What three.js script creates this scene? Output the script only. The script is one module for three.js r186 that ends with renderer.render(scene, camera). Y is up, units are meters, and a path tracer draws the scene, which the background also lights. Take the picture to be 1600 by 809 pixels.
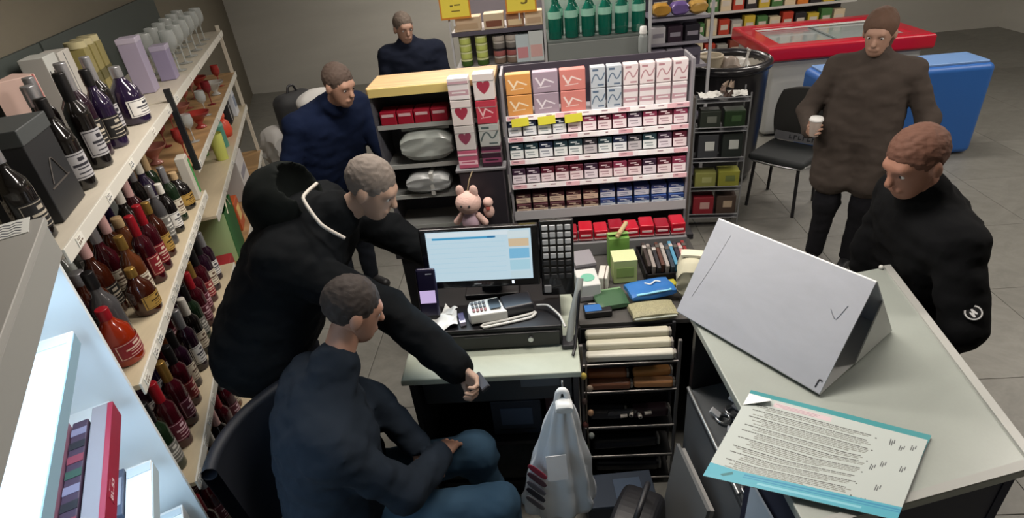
import * as THREE from 'three';
import { RoundedBoxGeometry } from 'three/addons/geometries/RoundedBoxGeometry.js';
import { mergeGeometries } from 'three/addons/utils/BufferGeometryUtils.js';
import { ImprovedNoise } from 'three/addons/math/ImprovedNoise.js';
import { RectAreaLightUniformsLib } from 'three/addons/lights/RectAreaLightUniformsLib.js';

RectAreaLightUniformsLib.init();
const scene = new THREE.Scene();
const V = (x, y, z) => new THREE.Vector3(x, y, z);
const rad = d => d * Math.PI / 180;

// ---------------------------------------------------------------- camera (ceiling security camera, slightly rolled)
const camera = new THREE.PerspectiveCamera(48.17, 1600 / 809, 0.05, 60);
camera.position.set(0, 2.4, 0);
{
  const right = V(0.995, -0.094, -0.027), up = V(0.067, 0.852, -0.52), back = V(0.072, 0.515, 0.854);
  camera.quaternion.setFromRotationMatrix(new THREE.Matrix4().makeBasis(right.normalize(), up.normalize(), back.normalize()));
}
scene.background = new THREE.Color(0x000000);
const renderer = new THREE.WebGLRenderer({ antialias: true });
renderer.toneMapping = THREE.LinearToneMapping;
renderer.toneMappingExposure = 1.55;
renderer.shadowMap.enabled = true;

// ---------------------------------------------------------------- small tools
let seed = 20251;
const rnd = () => { seed = (seed * 1664525 + 1013904223) >>> 0; return seed / 4294967296; };
const rr = (a, b) => a + (b - a) * rnd();
const pick = a => a[Math.floor(rnd() * a.length)];
const noise = new ImprovedNoise();
const ORD = ['first', 'second', 'third', 'fourth', 'fifth', 'sixth', 'seventh', 'eighth', 'ninth', 'tenth', 'eleventh', 'twelfth', 'thirteenth', 'fourteenth', 'fifteenth', 'sixteenth'];
const taken = {};
function numbered(n) { const k = taken[n] = (taken[n] ?? -1) + 1; return k ? n + '_' + String(k).padStart(3, '0') : n; }
function thing(name, label, category, pos = [0, 0, 0], turn = 0, group) {
  const o = new THREE.Group(); o.name = numbered(name); scene.add(o);
  o.position.set(...pos); o.rotation.y = turn;
  o.userData = { label, category }; if (group) o.userData.group = group;
  return o;
}
function part(parent, name, geo, mat, pos, rot) {
  const m = new THREE.Mesh(geo, mat); m.name = name; m.castShadow = m.receiveShadow = true;
  if (pos) m.position.set(...pos); if (rot) m.rotation.set(...rot);
  parent.add(m); return m;
}
function struct(name, geo, mat, pos, rot) {
  const m = part(scene, numbered(name), geo, mat, pos, rot); m.userData.kind = 'structure'; return m;
}
const gcache = new Map();
const memo = (k, f) => { if (!gcache.has(k)) gcache.set(k, f()); return gcache.get(k); };
const box = (w, h, d) => memo(`b${w},${h},${d}`, () => new THREE.BoxGeometry(w, h, d));
const rbox = (w, h, d, r = 0.006, s = 2) => memo(`r${w},${h},${d},${r},${s}`, () => new RoundedBoxGeometry(w, h, d, s, Math.min(r, w / 2.01, h / 2.01, d / 2.01)));
const cyl = (r0, r1, h, n = 20) => memo(`c${r0},${r1},${h},${n}`, () => new THREE.CylinderGeometry(r0, r1, h, n));
const lathe = (pts, n = 20) => new THREE.LatheGeometry(pts.map(p => new THREE.Vector2(p[0], p[1])), n);
const at = (g, x, y, z) => { const c = g.clone(); c.translate(x, y, z); return c; };
function tube(pts, r, n = 32, k = 8, closed = false) {
  return new THREE.TubeGeometry(new THREE.CatmullRomCurve3(pts.map(p => V(...p)), closed, 'catmullrom', 0.3), n, r, k, closed);
}
function rod(a, b, r, k = 8) {   // straight bar between two points
  const A = V(...a), B = V(...b), d = B.clone().sub(A), g = new THREE.CylinderGeometry(r, r, d.length(), k);
  g.applyQuaternion(new THREE.Quaternion().setFromUnitVectors(V(0, 1, 0), d.normalize()));
  g.translate((A.x + (B.x - A.x) / 2), (a[1] + b[1]) / 2, (a[2] + b[2]) / 2); g.translate(0, 0, 0);
  return g;
}
function prism(poly, y0, y1, bevel = 0) {  // poly: list of [x, z] seen from above
  const s = new THREE.Shape(poly.map(p => new THREE.Vector2(p[0], -p[1])));
  const g = new THREE.ExtrudeGeometry(s, { depth: y1 - y0 - 2 * bevel, bevelEnabled: bevel > 0, bevelSize: bevel, bevelThickness: bevel, bevelOffset: -bevel, bevelSegments: 2, curveSegments: 10 });
  g.rotateX(-Math.PI / 2); g.translate(0, y0 + bevel, 0); return g;
}
function quadSlab(a, b, c, d, t) {   // thin plate through four points, thickness t along its normal
  const P = [a, b, c, d].map(p => V(...p));
  const n = P[1].clone().sub(P[0]).cross(P[3].clone().sub(P[0])).normalize().multiplyScalar(t);
  const Q = P.map(p => p.clone().add(n)), pos = [], uv = [];
  const face = (p, q, r, s) => { for (const [v, u] of [[p, [0, 0]], [q, [1, 0]], [r, [1, 1]], [p, [0, 0]], [r, [1, 1]], [s, [0, 1]]]) { pos.push(v.x, v.y, v.z); uv.push(...u); } };
  face(Q[0], Q[1], Q[2], Q[3]); face(P[3], P[2], P[1], P[0]);
  for (let i = 0; i < 4; i++) { const j = (i + 1) % 4; face(P[i], P[j], Q[j], Q[i]); }
  const g = new THREE.BufferGeometry();
  g.setAttribute('position', new THREE.Float32BufferAttribute(pos, 3)); g.setAttribute('uv', new THREE.Float32BufferAttribute(uv, 2));
  g.computeVertexNormals(); return g;
}
// the wall of shelves on the left stands at 20 degrees to the till
const LA = rad(20), LC = Math.cos(LA), LS = Math.sin(LA);
const L = (x, y, z) => [x * LC + z * LS, y, -x * LS + z * LC];
// the lit tobacco cabinet, angled another 11 degrees
const CA = rad(31);
const cabOrigin = L(-0.85, 0, -1.77);
const Cb = (x, y, z) => [cabOrigin[0] + x * Math.cos(CA) + z * Math.sin(CA), y, cabOrigin[2] - x * Math.sin(CA) + z * Math.cos(CA)];

// ---------------------------------------------------------------- textures
function dataTex(n, f, srgb) {
  const d = new Uint8Array(n * n * 4);
  for (let j = 0; j < n; j++) for (let i = 0; i < n; i++) { const c = f(i / n, j / n); const o = (j * n + i) * 4; d[o] = c[0]; d[o + 1] = c[1]; d[o + 2] = c[2]; d[o + 3] = 255; }
  const t = new THREE.DataTexture(d, n, n); t.wrapS = t.wrapT = THREE.RepeatWrapping; t.magFilter = THREE.LinearFilter; t.minFilter = THREE.LinearMipmapLinearFilter; t.generateMipmaps = true;
  if (srgb) t.colorSpace = THREE.SRGBColorSpace; t.needsUpdate = true; return t;
}
const tn = (u, v, f, z) => { // tiling noise
  const a = u * Math.PI * 2, b = v * Math.PI * 2, R = f / 6.283;
  return noise.noise(Math.cos(a) * R + 7 + z, Math.sin(a) * R + Math.cos(b) * R * 1.3, Math.sin(b) * R * 1.3 + z * 3);
};
const grain = dataTex(128, (u, v) => { const k = 128 + 60 * tn(u, v, 20, 1) + 40 * (rnd() - .5); return [k, k, k]; });
const weave = dataTex(64, (u, v) => { const k = 128 + 60 * Math.sin(u * 32 * 6.283) * Math.sin(v * 32 * 6.283) + 30 * (rnd() - .5); return [k, k, k]; });
const mottle = (r, g, b, amp, f, n = 256) => dataTex(n, (u, v) => { const k = 1 + amp * (tn(u, v, f, 2) * .7 + tn(u, v, f * 4, 5) * .4 + (rnd() - .5) * .25); return [Math.min(255, r * k), Math.min(255, g * k), Math.min(255, b * k)]; }, true);
const woodTex = dataTex(256, (u, v) => { const k = tn(u * .25 % 1, v, 6, 3); const s = .88 + .12 * Math.sin(v * 70 + k * 9) * .6 + .05 * (rnd() - .5); return [196 * s, 158 * s, 112 * s]; }, true);
function canvasTex(w, h, draw) {
  const c = document.createElement('canvas'); c.width = w; c.height = h; draw(c.getContext('2d'), w, h);
  const t = new THREE.CanvasTexture(c); t.colorSpace = THREE.SRGBColorSpace; return t;
}
// ---------------------------------------------------------------- materials
const M = (color, roughness = 0.6, o = {}) => new THREE.MeshStandardMaterial({ color, roughness, ...o });
const P = (color, roughness = 0.4, o = {}) => new THREE.MeshPhysicalMaterial({ color, roughness, ...o });
const mm = new Map();
const plain = (c, r = 0.55) => { const k = c + '/' + r; if (!mm.has(k)) mm.set(k, M(c, r)); return mm.get(k); };
const mFloor = [0, 1, 2].map(i => M(0xffffff, 0.42, { map: mottle(128 - i * 4, 127 - i * 4, 121 - i * 4, .10, 9), bumpMap: grain, bumpScale: .0006 }));
const mWall = M(0xffffff, 0.8, { map: mottle(196, 194, 186, .05, 5) });
const mCeil = M(0xd8d8d4, 0.85);
const mShelfMetal = M(0xffffff, 0.45, { map: mottle(206, 198, 182, .05, 6) });
const mWoodShelf = M(0xffffff, 0.45, { map: woodTex }), mCreamShelf = M(0xffffff, 0.42, { map: mottle(198, 184, 156, .06, 7) }), mSlatePanel = M(0x3b423f, .7), mWallOlive = M(0xffffff, .8, { map: mottle(104, 98, 84, .08, 5) });
const mRail = M(0xd9d6cc, 0.35);
const mBlack = M(0x131317, 0.45), mBlackGloss = P(0x0d0d10, 0.22, { clearcoat: .5 }), mDarkGrey = M(0x2a2a2e, 0.55), mGrey = M(0x77777a, 0.5);
const mWhite = M(0xe4e4e2, 0.5), mCabWhite = M(0xe6ecee, 0.4), mChrome = M(0xb9bbbd, 0.28, { metalness: .9 }), mWire = M(0x9a9ca0, 0.35, { metalness: .6 });
const mNavy = M(0x23273a, 0.6), mPaper = M(0xdcdcd8, 0.75), mYellow = M(0xe8cf2e, 0.55);

// ---------------------------------------------------------------- room: floor, walls, ceiling, lights
{
  const floor = new THREE.Group(); floor.name = 'floor'; floor.userData.kind = 'structure'; scene.add(floor);
  part(floor, 'screed', box(13, .1, 13.2), M(0x55534f, .9), [1.2, -.062, -4]);
  const tile = rbox(.797, .012, .797, .002, 1);
  for (let i = 0; i < 16; i++) for (let j = 0; j < 16; j++) {
    part(floor, 'tile', tile, mFloor[(i * 7 + j * 5 + ((i * j) % 3)) % 3], [-4.8 + i * .8, -.006, 2 - j * .8]);
  }
  struct('wall_back', box(13, 3.1, .2), mWall, [1.2, 1.5, -10.4]);
  struct('wall_right', box(.2, 3.1, 13.2), mWall, [7.6, 1.5, -4]);
  struct('wall_front', box(13, 3.1, .2), mWall, [1.2, 1.5, 2.3]);
  struct('wall_left', box(.14, 3.1, 14.4), mWallOlive, L(-1.42, 1.5, -4.6), [0, LA, 0]);
  struct('ceiling', box(13, .2, 13.2), mCeil, [1.2, 3.05, -4]);
}
const LIGHTS = [[0.45, -1.75], [3.0, -2.2], [3.0, -5.6], [-0.3, -4.9], [-1.4, -8.2], [5.2, -4.4], [1.8, -8.4], [-0.75, -2.7]];
LIGHTS.forEach(([x, z], i) => {
  const where = ['above the till', 'above the customer side of the counter', 'above the chest freezer', 'above the near aisle', 'above the far end of the aisle', 'above the right side of the shop', 'above the far shelf', 'above the drinks shelves'][i];
  const t = thing('ceiling_light', 'white fluorescent ceiling light panel ' + where, 'ceiling light', [x, 2.9, z], 0, 'ceiling lights');
  part(t, 'housing', box(1.24, .05, .34), mWhite, [0, .024, 0]);
  part(t, 'diffuser', box(1.18, .012, .28), M(0xffffff, .5, { emissive: 0xfff6ea, emissiveIntensity: 2.5 }), [0, -.006, 0]);
  const l = new THREE.RectAreaLight(0xfff5ea, 22, 1.18, .28); l.name = 'panel_light'; l.position.set(0, -.016, 0); l.rotation.x = -Math.PI / 2; t.add(l);
});

// ---------------------------------------------------------------- left wall of shelves (drinks bay, gift bay)
const SH = { A: 1.68, B: 1.155, C: 0.655, D: 0.16, G: 1.30, T: 0.975 };
const tagTex = [0, 1, 2].map(k => canvasTex(64, 40, (g, w, h) => {
  g.fillStyle = '#e9e7df'; g.fillRect(0, 0, w, h); g.fillStyle = ['#55565a', '#6b5a4a', '#47525e'][k];
  g.fillRect(6, 6, 34, 3); g.fillRect(6, 12, 24 + k * 6, 3); g.fillRect(8, 22, 10, 12); g.fillRect(22, 22, 10, 12); g.fillRect(36, 22, 16, 6);
}));
const mTag = tagTex.map(t => M(0xffffff, .5, { map: t }));
function shelfBoard(unit, y, z0, z1, depth, mat, tags, ox, oz) {
  // unit-local: x from 0 (front) to -depth
  const len = z1 - z0, zc = (z0 + z1) / 2 - oz;
  const s = part(unit, 'shelf', rbox(depth, .022, len, .003, 1), mat, [-depth / 2 - ox, y - .011, zc]);
  part(s, 'price_rail', rbox(.008, .048, len, .002, 1), mRail, [depth / 2 + .003, -.012, 0]);
  for (let k = 0; k < tags; k++) part(s, 'price_tag', box(.002, .032, .055), mTag[k % 3], [depth / 2 + .0085, -.012, -len / 2 + (k + .5 + rr(-.2, .2)) * len / tags]);
  return s;
}
{ // drinks bay
  const base = L(-.85, 0, -2.69), u = thing('shelving_unit', 'cream metal shelving bay full of wine and spirit bottles', 'shelf unit', base, LA);
  const z0 = -.9, z1 = .88;
  part(u, 'back_panel', box(.02, 2.05, 1.79), mSlatePanel, [-.47, 1.03, -.01]);
  part(u, 'plinth', box(.42, .1, 1.78), mDarkGrey, [-.24, .05, -.01]);
  for (const [k, n] of [['A', 5], ['B', 14], ['C', 12], ['D', 8]]) shelfBoard(u, SH[k], z0, z1, .45, k === 'A' ? mShelfMetal : mCreamShelf, n, 0, 0);
  part(u, 'upright', box(.03, .46, .028), mBlack, [.014, 1.52, -.886]);
  
}
{ // gift bay
  const base = L(-.85, 0, -5.0), u = thing('shelving_unit', 'wood shelving bay beyond the drinks with glassware and gifts', 'shelf unit', base, LA);
  part(u, 'back_panel', box(.02, 2.05, 2.76), mSlatePanel, [-.47, 1.03, 0]);
  part(u, 'plinth', box(.42, .1, 2.76), mDarkGrey, [-.24, .05, 0]);
  for (const [k, n, m] of [['A', 6, mShelfMetal], ['G', 9, mWoodShelf], ['T', 9, mCreamShelf]]) shelfBoard(u, SH[k], -1.4, 1.38, .45, m, n, 0, 0);
  shelfBoard(u, .5, -1.4, 1.38, .45, mWoodShelf, 6, 0, 0);
  part(u, 'upright', box(.03, 1.72, .028), mShelfMetal, [-.02, .87, -1.37]);
}
// --- bottles
const prof = {
  wine: [[0, 0], [.034, 0], [.0375, .006], [.0375, .175], [.034, .2], [.018, .225], [.0145, .25], [.0145, .3], [.0165, .302], [.0165, .31], [0, .31]],
  brandy: [[0, 0], [.038, 0], [.042, .006], [.042, .15], [.038, .18], [.019, .212], [.0155, .235], [.0155, .285], [0, .285]],
  squat: [[0, 0], [.05, 0], [.056, .008], [.058, .09], [.05, .135], [.026, .165], [.017, .185], [.017, .215], [0, .215]],
  slim: [[0, 0], [.03, 0], [.033, .006], [.033, .2], [.028, .235], [.015, .27], [.0135, .3], [.0135, .335], [0, .335]]
};
const capOf = { wine: [.0185, .225, .315], brandy: [.0185, .232, .29], squat: [.021, .18, .222], slim: [.0165, .275, .34] };
const lab = { wine: [.0385, .04, .13], brandy: [.043, .035, .12], squat: [.0595, .03, .095], slim: [.034, .05, .17] };
const bodyGeo = k => memo('body' + k, () => lathe(prof[k], 22));
const capGeo = k => memo('cap' + k, () => { const [r, a, b] = capOf[k]; return lathe([[r * .98, a], [r, a + .004], [r, b - .004], [r * .9, b], [0, b]], 18); });
const labGeo = (k, full) => memo('lab' + k + full, () => { const [r, a, b] = lab[k]; const g = new THREE.CylinderGeometry(r, r, b - a, 22, 1, true, full ? 0 : -1.3, full ? 6.283 : 2.6); g.translate(0, (a + b) / 2, 0); return g; });
const glassMat = {
  amber: P(0x3a160a, .12, { clearcoat: .6 }), dark: P(0x14100f, .14, { clearcoat: .6 }), red: P(0x3c0c16, .12, { clearcoat: .6 }), plum: P(0x24101f, .13, { clearcoat: .6 }),
  green: P(0x1a2a1a, .13, { clearcoat: .6 }), orange: P(0x8e280e, .14, { clearcoat: .6 }), gold: P(0x9a7a2c, .18, { clearcoat: .6 }), clear: P(0xaab0ac, .08, { clearcoat: .6 }), smoke: P(0x4b4a4c, .15, { clearcoat: .6 }), brown: P(0x5d3118, .13, { clearcoat: .6 }), violet: P(0x231634, .14, { clearcoat: .6 })
};
const labelTex = {};
function labelMat(kind) {
  if (labelTex[kind]) return labelTex[kind];
  const [bg, fg] = { cream: ['#d8d0bd', '#5a4234'], white: ['#e2e0dc', '#3c3c44'], black: ['#1b1a1c', '#b9b0a0'], redlabel: ['#86202a', '#d8c4b0'], grey: ['#74736f', '#d8d6d0'], wine: ['#5c1a2e', '#d8bcc2'], silver: ['#b4b3b6', '#2b2a33'], goldlabel: ['#b08d46', '#3b2a12'] }[kind];
  return labelTex[kind] = M(0xffffff, .5, {
    side: THREE.DoubleSide, map: canvasTex(96, 64, (g, w, h) => {
      g.fillStyle = bg; g.fillRect(0, 0, w, h); g.strokeStyle = fg; g.lineWidth = 2; g.strokeRect(5, 5, w - 10, h - 10);
      g.fillStyle = fg; g.fillRect(38, 12, 20, 9); g.fillRect(20, 27, 56, 6); g.fillRect(28, 37, 40, 3); g.fillRect(26, 48, 44, 3);
    })
  });
}
const capCol = { black: plain(0x151416, .35), silver: M(0xb2b2b6, .3, { metalness: .7 }), gold: M(0xae8a48, .35, { metalness: .7 }), white: plain(0xdad6cc, .4), red: plain(0x8e1420, .35), cork: plain(0xb79b73, .7), pink: plain(0xd3a9a6, .4) };
function bottle(kind, glass, label, cap, x, y, z, text, group, scale = 1, turn = 0) {
  const t = thing('bottle', text, 'bottle', L(x, y + .002, z), LA + turn, group);
  part(t, 'glass', bodyGeo(kind), glassMat[glass]);
  if (label) part(t, 'label', labGeo(kind, false), labelMat(label), [0, 0, 0], [0, Math.PI / 2 - rr(.1, .8) * 0 - .35, 0]);
  part(t, 'cap', capGeo(kind), capCol[cap]);
  t.scale.setScalar(scale); return t;
}
// top shelf, front row, from the lit cabinet away
const words = { wine: 'wine bottle', brandy: 'brandy bottle', squat: 'squat decanter bottle', slim: 'tall slim bottle' };
const glassWord = { amber: 'amber', dark: 'black glass', red: 'dark red', plum: 'plum coloured', green: 'dark green', orange: 'orange', gold: 'golden', clear: 'clear', smoke: 'smoky grey', brown: 'brown', violet: 'violet black' };
const capWord = { black: 'black', silver: 'silver', gold: 'gold', white: 'white', red: 'red', cork: 'cork', pink: 'pink' };
const rowOf = (list, shelf, y, x, shelfText, rowText, group) => list.forEach(([k, g, l, c, z, dx = 0, s = 1], i) =>
  bottle(k, g, l, c, x + dx, y, z, `${glassWord[g]} ${words[k]}, ${capWord[c]} cap, ${ORD[i]} from lit cabinet, ${rowText}, ${shelfText}`, group, s, rr(-.3, .3)));
rowOf([
  ['brandy', 'dark', 'black', 'silver', -1.93, 0, 1.05], ['brandy', 'dark', 'silver', 'black', -2.36, 0, 1.12], ['brandy', 'dark', 'black', 'silver', -2.47, -.06, 1.22], ['wine', 'dark', 'silver', 'black', -2.6, 0, 1.15],
  ['wine', 'plum', 'black', 'silver', -2.74, -.03, 1.2], ['brandy', 'violet', 'black', 'black', -2.86, 0, 1.12], ['wine', 'dark', 'silver', 'silver', -3.02, -.03, 1.12], ['squat', 'violet', 'white', 'silver', -3.24, 0, 1.2]
], 'A', SH.A, -.935, 'top left shelf', 'front row', 'bottles on the top left shelf');
rowOf([
  ['brandy', 'dark', 'cream', 'white', -1.9, 0, 1.05], ['wine', 'red', 'white', 'pink', -2.34, 0, 1.0], ['wine', 'dark', 'cream', 'silver', -2.72, 0, 1.1], ['brandy', 'plum', 'silver', 'gold', -2.93, .02, 1.0]
], 'A', SH.A, -1.08, 'top left shelf', 'row behind', 'bottles at the back of the top left shelf');
// boxes and gift packs on the top shelf
function packBox(name, label, cat, w, h, d, mat, pos, turn, group, details) {
  const t = thing(name, label, cat, [pos[0], pos[1] + .002, pos[2]], turn, group);
  part(t, 'carton', rbox(w, h, d, .004, 1), mat, [0, h / 2, 0]);
  if (details) details(t); return t;
}
packBox('gift_box', 'large black gift box with embossed lines on the top left shelf', 'box', .16, .3, .23, M(0x232427, .5), L(-.985, SH.A, -2.15), LA, undefined, t => {
  part(t, 'lid', rbox(.168, .05, .238, .004, 1), M(0x45494a, .55), [0, .277, 0]);
  part(t, 'emblem', tube([[.082, .1, -.06], [.082, .18, 0], [.082, .11, .06]], .002, 20, 6), M(0x5a5450, .4));
  part(t, 'emblem', box(.002, .004, .16), M(0x5a5450, .4), [.081, .1, 0]);
});
packBox('carton', 'tall pale grey carton with dark dots behind the top shelf bottles', 'box', .1, .36, .15, M(0xb4b6b2, .6), L(-1.2, SH.A, -3.2), LA, undefined, t => {
  for (let k = 0; k < 3; k++) part(t, 'dot', cyl(.006, .006, .003, 10), mBlack, [.051, .29 - k * .035, .02], [0, 0, Math.PI / 2]);
  part(t, 'stripe', box(.002, .2, .006), mBlack, [.051, .2, .066]);
});
packBox('carton', 'tall greyish white carton beside the dotted carton on the top shelf', 'box', .1, .35, .16, M(0xb9b6b0, .6), L(-1.2, SH.A, -3.38), LA, undefined, t => part(t, 'seam', box(.002, .34, .004), mGrey, [.051, .175, .01]));
for (let k = 0; k < 3; k++) { const z = -3.56 - k * .11; packBox('gift_tube', `olive gold gift tube, ${ORD[k]} of three behind the top shelf bottles`, 'gift tube', .085, .33, .085, M(0x8d8350, .45), L(-1.15, SH.A, z), LA, 'olive gold gift tubes', t => { part(t, 'lid', cyl(.048, .048, .03), M(0xb3aa84, .4), [0, .345, 0]); part(t, 'band', box(.088, .05, .088), M(0x5f5a34, .5), [0, .18, 0]); }); }
packBox('gift_box', 'lilac gift box standing upright on the top left shelf', 'box', .1, .3, .13, M(0x9d94ab, .55), L(-1.02, SH.A, -3.97), LA, undefined, t => part(t, 'lid', rbox(.104, .03, .134, .004, 1), M(0xb7afc2, .5), [0, .29, 0]));
packBox('gift_box', 'smaller lilac gift box past the tall one on the top shelf', 'box', .09, .2, .12, M(0x8f86a2, .55), L(-.95, SH.A, -4.28), LA, undefined, t => part(t, 'lid', rbox(.094, .03, .124, .004, 1), M(0xaca4ba, .5), [0, .19, 0]));
{ // pale pink folded card pack near the cabinet
  const t = thing('gift_pack', 'pale pink wedge shaped gift pack leaning at the back of the top shelf', 'gift pack', L(-1.2, SH.A + .002, -2.9), LA);
  part(t, 'card', prism([[-.04, -.11], [.07, -.02], [.07, .02], [-.04, .11]], 0, .33, .003), M(0xd1b3a8, .6)); part(t, 'ribbon', box(.004, .33, .012), plain(0xb06a68), [.071, .165, 0]);
}
{ // white pourer boxes at far left
  for (const [z, k] of [[-2.02, 0], [-2.28, 1]]) packBox('carton', k ? 'small white label carton behind the black gift box far side' : 'small white carton behind the black gift box near side', 'box', .05, .34, .06, M(0xcfc4b8, .55), L(-1.2, SH.A, z), LA, undefined, t => part(t, 'lid', rbox(.054, .03, .064, .003, 1), plain(0x8a3b35), [0, .33, 0]));
}
// crystal glasses on the top shelf of the gift bay and on the wood shelf below
const glassClear = P(0xe6e9e8, .1, { transmission: .72, thickness: 0, ior: 1.5 }), glassPink = P(0xd98f86, .06, { transmission: .6, thickness: 0 });
const wineglass = memo('wineglass', () => lathe([[0, 0], [.034, 0], [.034, .003], [.006, .008], [.004, .02], [.004, .085], [.012, .095], [.032, .115], [.038, .145], [.033, .19], [.0315, .19], [.036, .145], [.03, .117], [0, .1]], 20));
const tumbler = memo('tumbler', () => lathe([[0, 0], [.034, 0], [.036, .004], [.042, .1], [.04, .1], [.034, .012], [0, .012]], 20));
const bowlGeo = memo('bowl', () => lathe([[0, 0], [.03, 0], [.03, .006], [.012, .02], [.03, .045], [.065, .075], [.07, .085], [.066, .085], [.028, .05], [0, .032]], 22));
let gi = 0;
for (let k = 0; k < 12; k++) {
  const z = -4.52 - (k >> 1) * .27, x = -.93 - (k % 2) * .14;
  const t = thing('wine_glass', `clear stemmed glass on the top gift shelf, ${k % 2 ? 'back' : 'front'} row, ${ORD[k >> 1]} from the lilac boxes`, 'glass', L(x, SH.A + .002, z), LA, 'clear glasses on the top gift shelf');
  part(t, 'bowl', wineglass, glassClear); t.scale.setScalar(1.35);
}
for (let k = 0; k < 14; k++) {
  const z = -3.8 - (k >> 1) * .33, x = -.92 - (k % 2) * .17, bowl = k % 3 === 1;
  const t = thing(bowl ? 'glass_dish' : 'wine_glass', `reddish ${bowl ? 'glass footed dish' : 'stemmed glass'} on the wooden gift shelf, ${k % 2 ? 'back' : 'front'} row, ${ORD[k >> 1]} from the black upright`, 'glass', L(x, SH.G + .002, z), LA, 'reddish glassware on the wooden gift shelf');
  part(t, 'bowl', bowl ? bowlGeo : wineglass, k % 4 === 2 ? glassClear : P(pick([0xb5423c, 0xc46a5e, 0x8e2f35, 0xcf8f82]), .08, { transmission: .45, thickness: 0 }));
  t.scale.setScalar(bowl ? 1.25 : .95);
}
{ // cups, toys and packs on the third gift shelf
  const mk = (n, l, c, z, f, x = -.95) => { const t = thing(n, l, c, L(x, SH.T + .002, z), LA); f(t); return t; };
  mk('cup', 'tall yellow green plastic cup on the lower gift shelf', 'cup', -4.72, t => part(t, 'cup', lathe([[0, 0], [.042, 0], [.052, .2], [.049, .2], [.04, .006], [0, .006]], 24), plain(0xc9cf6e, .45)), -.91);
  mk('tin', 'teal green tin beside the yellow green cup', 'tin', -5.05, t => { part(t, 'body', cyl(.06, .06, .17, 24), plain(0x4f8a78, .4), [0, .085, 0]); part(t, 'lid', cyl(.062, .062, .02, 24), plain(0x7fb3a2, .4), [0, .18, 0]); });
  mk('toy_figure', 'orange red rounded toy figure on the lower gift shelf', 'toy', -5.35, t => { part(t, 'body', lathe([[0, 0], [.06, 0], [.075, .05], [.06, .12], [.03, .15], [0, .15]], 20), plain(0xd24a30, .4)); part(t, 'head', new THREE.SphereGeometry(.05, 18, 12), plain(0xe0664a, .4), [0, .18, 0]); part(t, 'ear', new THREE.SphereGeometry(.018, 10, 8), plain(0xd24a30), [0, .22, .035]); part(t, 'ear', new THREE.SphereGeometry(.018, 10, 8), plain(0xd24a30), [0, .22, -.035]); });
  mk('pouch', 'black pouch with rounded top beyond the orange toy', 'pouch', -5.72, t => { part(t, 'pouch', rbox(.1, .24, .2, .045, 4), mBlack, [0, .12, 0]); part(t, 'zip', tube([[.052, .05, -.07], [.052, .16, -.05], [.052, .16, .05], [.052, .05, .07]], .003, 20, 6), plain(0xb8b8b8)); });
  mk('toy_figure', 'green toy figure between the tin and the shelf back', 'toy', -4.9, t => { part(t, 'body', lathe([[0, 0], [.05, 0], [.06, .06], [.03, .12], [0, .12]], 18), plain(0x6aa55a)); part(t, 'head', new THREE.SphereGeometry(.042, 16, 12), plain(0x8cc27a), [0, .15, 0]); }, -1.08);
  mk('toy_box', 'small red toy box at the back of the lower gift shelf', 'toy box', -5.3, t => { part(t, 'carton', rbox(.1, .2, .16, .004, 1), plain(0xb3262f), [0, .1, 0]); part(t, 'window', box(.002, .1, .1), plain(0xe8c8b8, .2), [.052, .11, 0]); }, -1.12);
  mk('toy_box', 'pale blue white toy box at the far end of the lower gift shelf', 'toy box', -6.05, t => { part(t, 'carton', rbox(.12, .22, .18, .004, 1), plain(0xc6cad2), [0, .11, 0]); part(t, 'window', box(.002, .1, .12), plain(0x8796b0, .2), [.062, .12, 0]); });
}
{ // light green gift bag and neighbours on the bottom gift shelf
  const t = thing('gift_bag', 'pale green paper gift bag with dark green side below the cups', 'gift bag', L(-.975, .502, -4.05), LA); t.scale.set(1.5, 1, 1);
  const h = .37;
  part(t, 'front', quadSlab([.065, 0, .17], [.065, 0, -.17], [.075, h, -.17], [.075, h, .17], .003), plain(0x2e6a33, .6));
  part(t, 'side', quadSlab([-.065, 0, .17], [.065, 0, .17], [.075, h, .17], [-.075, h, .17], .003), plain(0xa9c48d, .6));
  part(t, 'side', quadSlab([.065, 0, -.17], [-.065, 0, -.17], [-.075, h, -.17], [.075, h, -.17], .003), plain(0x2e6a33, .6));
  part(t, 'back', quadSlab([-.065, 0, -.17], [-.065, 0, .17], [-.075, h, .17], [-.075, h, -.17], .003), plain(0xa9c48d, .6));
  part(t, 'handle', tube([[.078, h - .04, .08], [.078, h + .03, .03], [.078, h + .03, -.03], [.078, h - .04, -.08]], .003, 20, 6), plain(0xd8d2b8));
  packBox('carton', 'red and tan carton on the bottom gift shelf by the upright', 'box', .2, .1, .2, plain(0x98202c, .5), L(-1.0, .5, -3.75), LA, undefined, t => part(t, 'base_band', box(.204, .035, .204), plain(0xb78752), [0, .02, 0]));
  packBox('carton', 'orange carton beyond the pale green gift bag', 'box', .18, .22, .2, plain(0xb8552c, .5), L(-.98, .5, -4.5), LA, undefined, t => part(t, 'panel', box(.002, .1, .12), plain(0xe2c27a), [.091, .12, 0]));
  packBox('carton', 'white crinkled pack on the bottom gift shelf far end', 'box', .2, .34, .4, plain(0xc6c2c0, .6), L(-.98, .5, -5.2), LA, undefined, t => part(t, 'band', box(.002, .06, .3), plain(0x8d8a94), [.101, .2, 0]));
}
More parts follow.
